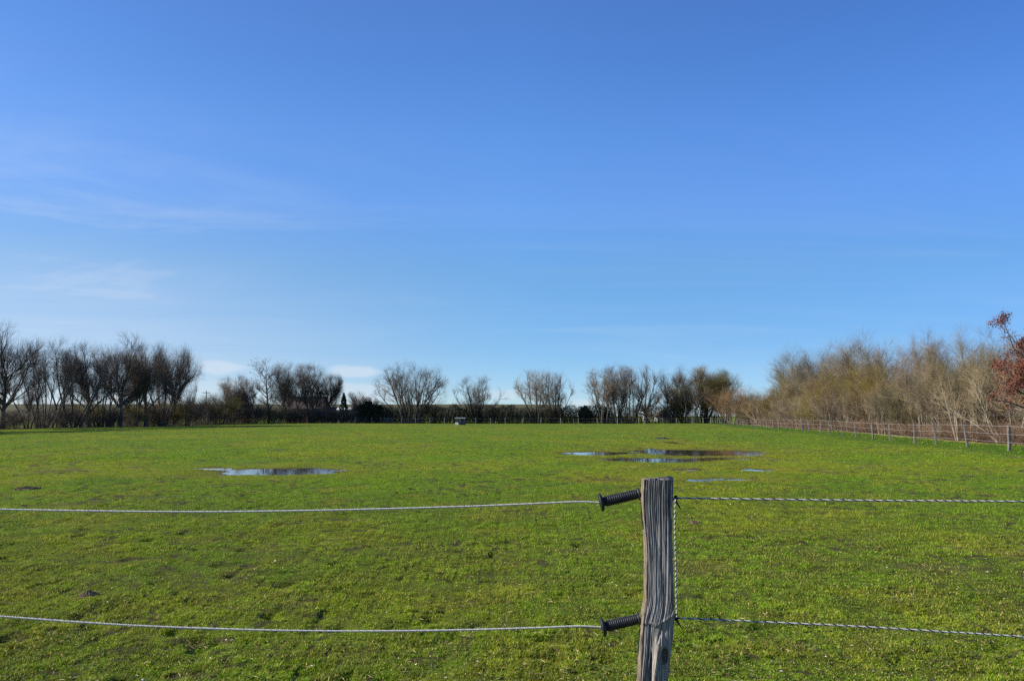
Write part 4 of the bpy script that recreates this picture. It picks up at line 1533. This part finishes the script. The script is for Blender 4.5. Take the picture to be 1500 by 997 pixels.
def house(name, px0, px1, Y, ridge, eave, depth, wallm, roofm, label, rz=0, wins=(), chimney=False, gable_front=False):
    x0, x1 = at(px0, 609, Y)[0], at(px1, 609, Y)[0]
    w = x1 - x0
    zr, ze = at(px0, ridge, Y)[2], at(px0, eave, Y)[2]
    root = empty(name, ((x0 + x1) / 2, Y, 0), rz)
    tag(root, label, 'building')
    hw, hd = w / 2, depth / 2
    mb = MB()
    if gable_front:
        pts = [(-hw, -hd, -.1), (hw, -hd, -.1), (hw, -hd, ze), (0, -hd, zr), (-hw, -hd, ze), (-hw, hd, -.1), (hw, hd, -.1), (hw, hd, ze), (0, hd, zr), (-hw, hd, ze)]
        mb.poly(pts, [(0, 1, 2, 3, 4), (9, 8, 7, 6, 5), (0, 4, 9, 5), (1, 6, 7, 2)])
    else:
        pts = [(-hw, -hd, -.1), (-hw, hd, -.1), (-hw, hd, ze), (-hw, 0, zr), (-hw, -hd, ze), (hw, -hd, -.1), (hw, hd, -.1), (hw, hd, ze), (hw, 0, zr), (hw, -hd, ze)]
        mb.poly(pts, [(4, 3, 2, 1, 0), (5, 6, 7, 8, 9), (0, 5, 9, 4), (1, 2, 7, 6)])
    mb.build('wall', wallm, root)
    mb = MB()
    o_ = .35
    for s in (-1, 1):
        if gable_front:
            e = (zr - ze) / hw
            a = [(s * (hw + o_), -hd - o_, ze - e * o_ + .03), (s * (hw + o_), hd + o_, ze - e * o_ + .03), (0, hd + o_, zr + .03), (0, -hd - o_, zr + .03)]
        else:
            e = (zr - ze) / hd
            a = [(-hw - o_, s * (hd + o_), ze - e * o_ + .03), (hw + o_, s * (hd + o_), ze - e * o_ + .03), (hw + o_, 0, zr + .03), (-hw - o_, 0, zr + .03)]
        b_ = [(p[0], p[1], p[2] + .16) for p in a]
        mb.poly(a + b_, [(3, 2, 1, 0), (4, 5, 6, 7), (0, 1, 5, 4), (1, 2, 6, 5), (2, 3, 7, 6), (3, 0, 4, 7)])
    rf = mb.build('roof', roofm, root)
    if chimney:
        MB().box((-hw * .4, 0, zr + .3), (.6, .6, 1.3)).build('chimney', M['brick'], rf)
    for (u, z, ww, wh) in wins:
        f = MB().box((u * hw, -hd - .02, z), (ww, .08, wh)).build('window', M['frame'], root)
        MB().box((u * hw, -hd - .065, z), (ww * .82, .02, wh * .82)).build('pane', M['glass'], f)
    return root


house('farmhouse', 424, 476, 196, 581.5, 598, 8, M['brick'], M['rooftile'], 'brick farmhouse with a dark tiled roof half hidden by bare trees', wins=((-.6, 1.4, 1.1, 1.2), (-.1, 1.4, 1.1, 1.2), (.5, 1.4, 1.1, 1.2)))
house('outbuilding', 477, 499, 198, 597, 603, 4, M['brick'], M['roofred'], 'low brick outbuilding joined to the right of the farmhouse', wins=((0, 1.2, .8, .7),))
house('garden_shed', 497, 515, 193, 597.5, 600, 3, M['render'], M['frame'], 'small pale shed with a light roof behind the dark conifer', wins=((.35, 1.35, .8, .8),))
house('cottage', 942, 953, 262, 595, 600, 5, M['render'], M['pale'], 'tiny white walled cottage glimpsed through the tall bare clump', wins=((.3, 1.5, .8, .9),), chimney=True)
house('cottage', 961, 977, 252, 600.2, 605, 6, M['render'], M['render'], 'tiny pale gabled cottage right of the white walled one', wins=((0, 1.2, .9, .9),), gable_front=True)

# utility pole behind the left belt
root = empty('utility_pole', tuple(np.array([at(301, 609, 190)[0], 190, 0])))
tag(root, 'wooden utility pole with a crossarm rising above shrubs right of the left tree row', 'utility pole')
zt = at(301, 572, 190)[2]
MB().bar((0, 0, -.3), (0, 0, zt), .13, 10, .09).build('pole', M['bark_grey'], root, True)
MB().box((0, 0, zt - .5), (1.9, .1, .12)).build('crossarm', M['bark_grey'], root)
for s in (-.85, -.4, .4, .85):
    MB().bar((s, 0, zt - .44), (s, 0, zt - .28), .035, 8, .025).build('insulator', M['render'], root, True)

# flat-topped grass embankment far behind
EY = 420
zt = at(750, 592, EY)[2]
xs = np.linspace(-700, 26, 200)
prof_ = [(-26, -.3), (-22, .2), (-4, zt * .97), (-2, zt), (3, zt), (6, zt * .95), (30, -.3)]
V = []
for x in xs:
    for (dy, z) in prof_:
        wob = (float(fbm(np.array([x * .02]), np.array([dy * .05]), 401, 3)[0]) - .5)
        V.append((x, EY + dy + x * .05 + wob * 5, z + wob * .35 * (z > 1)))
n = len(prof_)
Q = [(i * n + j, i * n + n + j, i * n + n + j + 1, i * n + j + 1) for i in range(len(xs) - 1) for j in range(n - 1)]
M['dike'] = noisy('winter_bank_grass', (.07, .07, .034), (.115, .11, .055), .05, rough=.95, coord='Object')
o = npmesh('embankment', V, [np.array(Q)], M['dike'])
tag(o, 'long flat topped grassy embankment far behind the trees', 'embankment', kind='structure')

# ------------------------------------------------------------------ light, sky
SUN_AZ, SUN_EL = -98.0, 27.5
sd = Vector((math.sin(R(SUN_AZ)) * math.cos(R(SUN_EL)), math.cos(R(SUN_AZ)) * math.cos(R(SUN_EL)), math.sin(R(SUN_EL))))
sl = bpy.data.lights.new('sun', 'SUN')
sl.energy = 5.0
sl.angle = R(.53)
sl.color = (1.0, .945, .86)
so = bpy.data.objects.new('sun', sl)
COL.objects.link(so)
so.rotation_euler = sd.to_track_quat('Z', 'Y').to_euler()
so.location = sd * 100

wd = bpy.data.worlds.new('World')
SC.world = wd
wd.use_nodes = True
nt = wd.node_tree
bg = nt.nodes['Background']
sky = nd(nt, 'ShaderNodeTexSky', sky_type='NISHITA')
sky.sun_disc = False
sky.sun_elevation = R(SUN_EL)
sky.sun_rotation = R(SUN_AZ)
sky.air_density, sky.dust_density, sky.ozone_density, sky.altitude = .6, 0, 3.0, 0


def mth(op, a, b=None, c=None, clamp=False):
    n = nt.nodes.new('ShaderNodeMath')
    n.operation = op
    n.use_clamp = clamp
    for i, v in enumerate((a, b, c)):
        if v is None: continue
        if isinstance(v, (int, float)): n.inputs[i].default_value = v
        else: nt.links.new(v, n.inputs[i])
    return n.outputs[0]


def sstep(v, a, b):
    n = nt.nodes.new('ShaderNodeMapRange')
    n.interpolation_type = 'SMOOTHSTEP'
    nt.links.new(v, n.inputs[0])
    n.inputs[1].default_value, n.inputs[2].default_value = a, b
    n.inputs[3].default_value, n.inputs[4].default_value = 0, 1
    return n.outputs[0]


tc = nd(nt, 'ShaderNodeTexCoord')
sp = nd(nt, 'ShaderNodeSeparateXYZ')
nt.links.new(tc.outputs['Generated'], sp.inputs[0])
X, Y, Z = sp.outputs
az = mth('ARCTAN2', X, Y)
el = mth('ARCSINE', Z)
zc = mth('ADD', mth('MAXIMUM', Z, 0), .07)
cmb = nd(nt, 'ShaderNodeCombineXYZ')
nt.links.new(mth('MULTIPLY', mth('DIVIDE', X, zc), .32), cmb.inputs[0])
nt.links.new(mth('MULTIPLY', mth('DIVIDE', Y, zc), .75), cmb.inputs[1])
n1 = nd(nt, 'ShaderNodeTexNoise', Scale=1.0, Detail=9, Roughness=.66, Distortion=1.3)
nt.links.new(cmb.outputs[0], n1.inputs['Vector'])
cir = sstep(n1.outputs[0], .41, .74)
# thin cirrus: strongest low on the left, fading up and to the right
lm = sstep(az, .05, -.62)
em = mth('MULTIPLY', sstep(el, .44, .07), sstep(el, .02, .08))
cirrus = mth('MULTIPLY', mth('MULTIPLY', cir, mth('ADD', mth('MULTIPLY', lm, .40), .09)), em)


veil = mth('MULTIPLY', mth('MULTIPLY', sstep(az, .10, -.55), sstep(el, .27, .06)), mth('MULTIPLY_ADD', n1.outputs[0], .5, .10))
cirrus = mth('MAXIMUM', cirrus, veil)


def bank(azc, elc, wa, we, seed):
    cb = nd(nt, 'ShaderNodeCombineXYZ')
    nt.links.new(mth('MULTIPLY', az, 26), cb.inputs[0])
    nt.links.new(mth('MULTIPLY', el, 95), cb.inputs[1])
    cb.inputs[2].default_value = seed
    nn = nd(nt, 'ShaderNodeTexNoise', Scale=1.0, Detail=5, Roughness=.55)
    nt.links.new(cb.outputs[0], nn.inputs['Vector'])
    dx = mth('DIVIDE', mth('SUBTRACT', az, azc), wa)
    dy = mth('DIVIDE', mth('SUBTRACT', el, elc), we)
    e = mth('SQRT', mth('ADD', mth('MULTIPLY', dx, dx), mth('MULTIPLY', dy, dy)))
    e = mth('ADD', e, mth('MULTIPLY', mth('SUBTRACT', nn.outputs[0], .5), 1.1))
    return sstep(e, 1.05, .35)


def azel(px, py):
    d = ray(px, py)
    d = d / np.linalg.norm(d)
    return math.atan2(d[0], d[1]), math.asin(d[2])


# clear winter-sky colour balance: deeper blue with height and away from the sun
cr = nd(nt, 'ShaderNodeValToRGB')
els = cr.color_ramp.elements
stops = [(0.0, (.72, .74, .80)), (.09, (.74, .92, .98)), (.18, (.90, 1.18, 1.22)), (.26, (1.10, 1.42, 1.66)), (.34, (1.10, 1.52, 1.86)), (.41, (1.02, 1.48, 1.90)), (.49, (1.04, 1.43, 1.92)), (1.0, (1.0, 1.35, 1.8))]
while len(els) < len(stops): els.new(.5)
for e_, (p_, c_) in zip(els, stops):
    e_.position = p_
    e_.color = (*[v / 2 for v in c_], 1)
nt.links.new(mth('MAXIMUM', Z, 0), cr.inputs[0])
vm = nd(nt, 'ShaderNodeVectorMath', operation='MULTIPLY')
nt.links.new(sky.outputs[0], vm.inputs[0])
nt.links.new(cr.outputs[0], vm.inputs[1])
side = nd(nt, 'ShaderNodeValToRGB')
se = side.color_ramp.elements
se.new(.5)
for e_, (p_, c_) in zip(se, ((.26, (1.98, 1.82, 1.78)), (.5, (1.9, 1.96, 1.99)), (.74, (1.38, 1.50, 1.68)))):
    e_.position = p_
    e_.color = (*[v / 2.5 for v in c_], 1)
nt.links.new(mth('ADD', mth('MULTIPLY', az, .4), .5), side.inputs[0])
sc25 = nd(nt, 'ShaderNodeVectorMath', operation='SCALE')
sc25.inputs['Scale'].default_value = 2.5
nt.links.new(side.outputs[0], sc25.inputs[0])
vm2 = nd(nt, 'ShaderNodeVectorMath', operation='MULTIPLY')
nt.links.new(vm.outputs[0], vm2.inputs[0])
nt.links.new(sc25.outputs[0], vm2.inputs[1])
c = cirrus
for (px, py, wx, wy, sdd, amt) in ((325, 538, 62, 13, 1.0, .62), (515, 543, 66, 12, 2.3, .6), (330, 566, 90, 16, 4.1, .42), (520, 575, 120, 22, 5.2, .5), (740, 578, 60, 10, 6.6, .4), (855, 592, 40, 9, 7.3, .4)):
    a_, e_ = azel(px, py)
    bm = mth('MULTIPLY', bank(a_, e_, wx / FPX * .93, wy / FPX, sdd), amt)
    c = mth('MAXIMUM', c, bm)
mx = nd(nt, 'ShaderNodeMix', data_type='RGBA')
nt.links.new(c, mx.inputs[0])
nt.links.new(vm2.outputs[0], mx.inputs[6])
mx.inputs[7].default_value = (4.9, 5.3, 5.9, 1)
nt.links.new(mx.outputs[2], bg.inputs['Color'])
bg.inputs['Strength'].default_value = .10

SC.view_settings.view_transform = 'Standard'
SC.view_settings.look = 'None'
SC.view_settings.exposure = .6
SC.view_settings.gamma = 1
SC.view_settings.use_curve_mapping = False
SC.render.engine = 'CYCLES'
SC.cycles.use_denoising = False
SC.cycles.max_bounces = 6
SC.cycles.transparent_max_bounces = 8
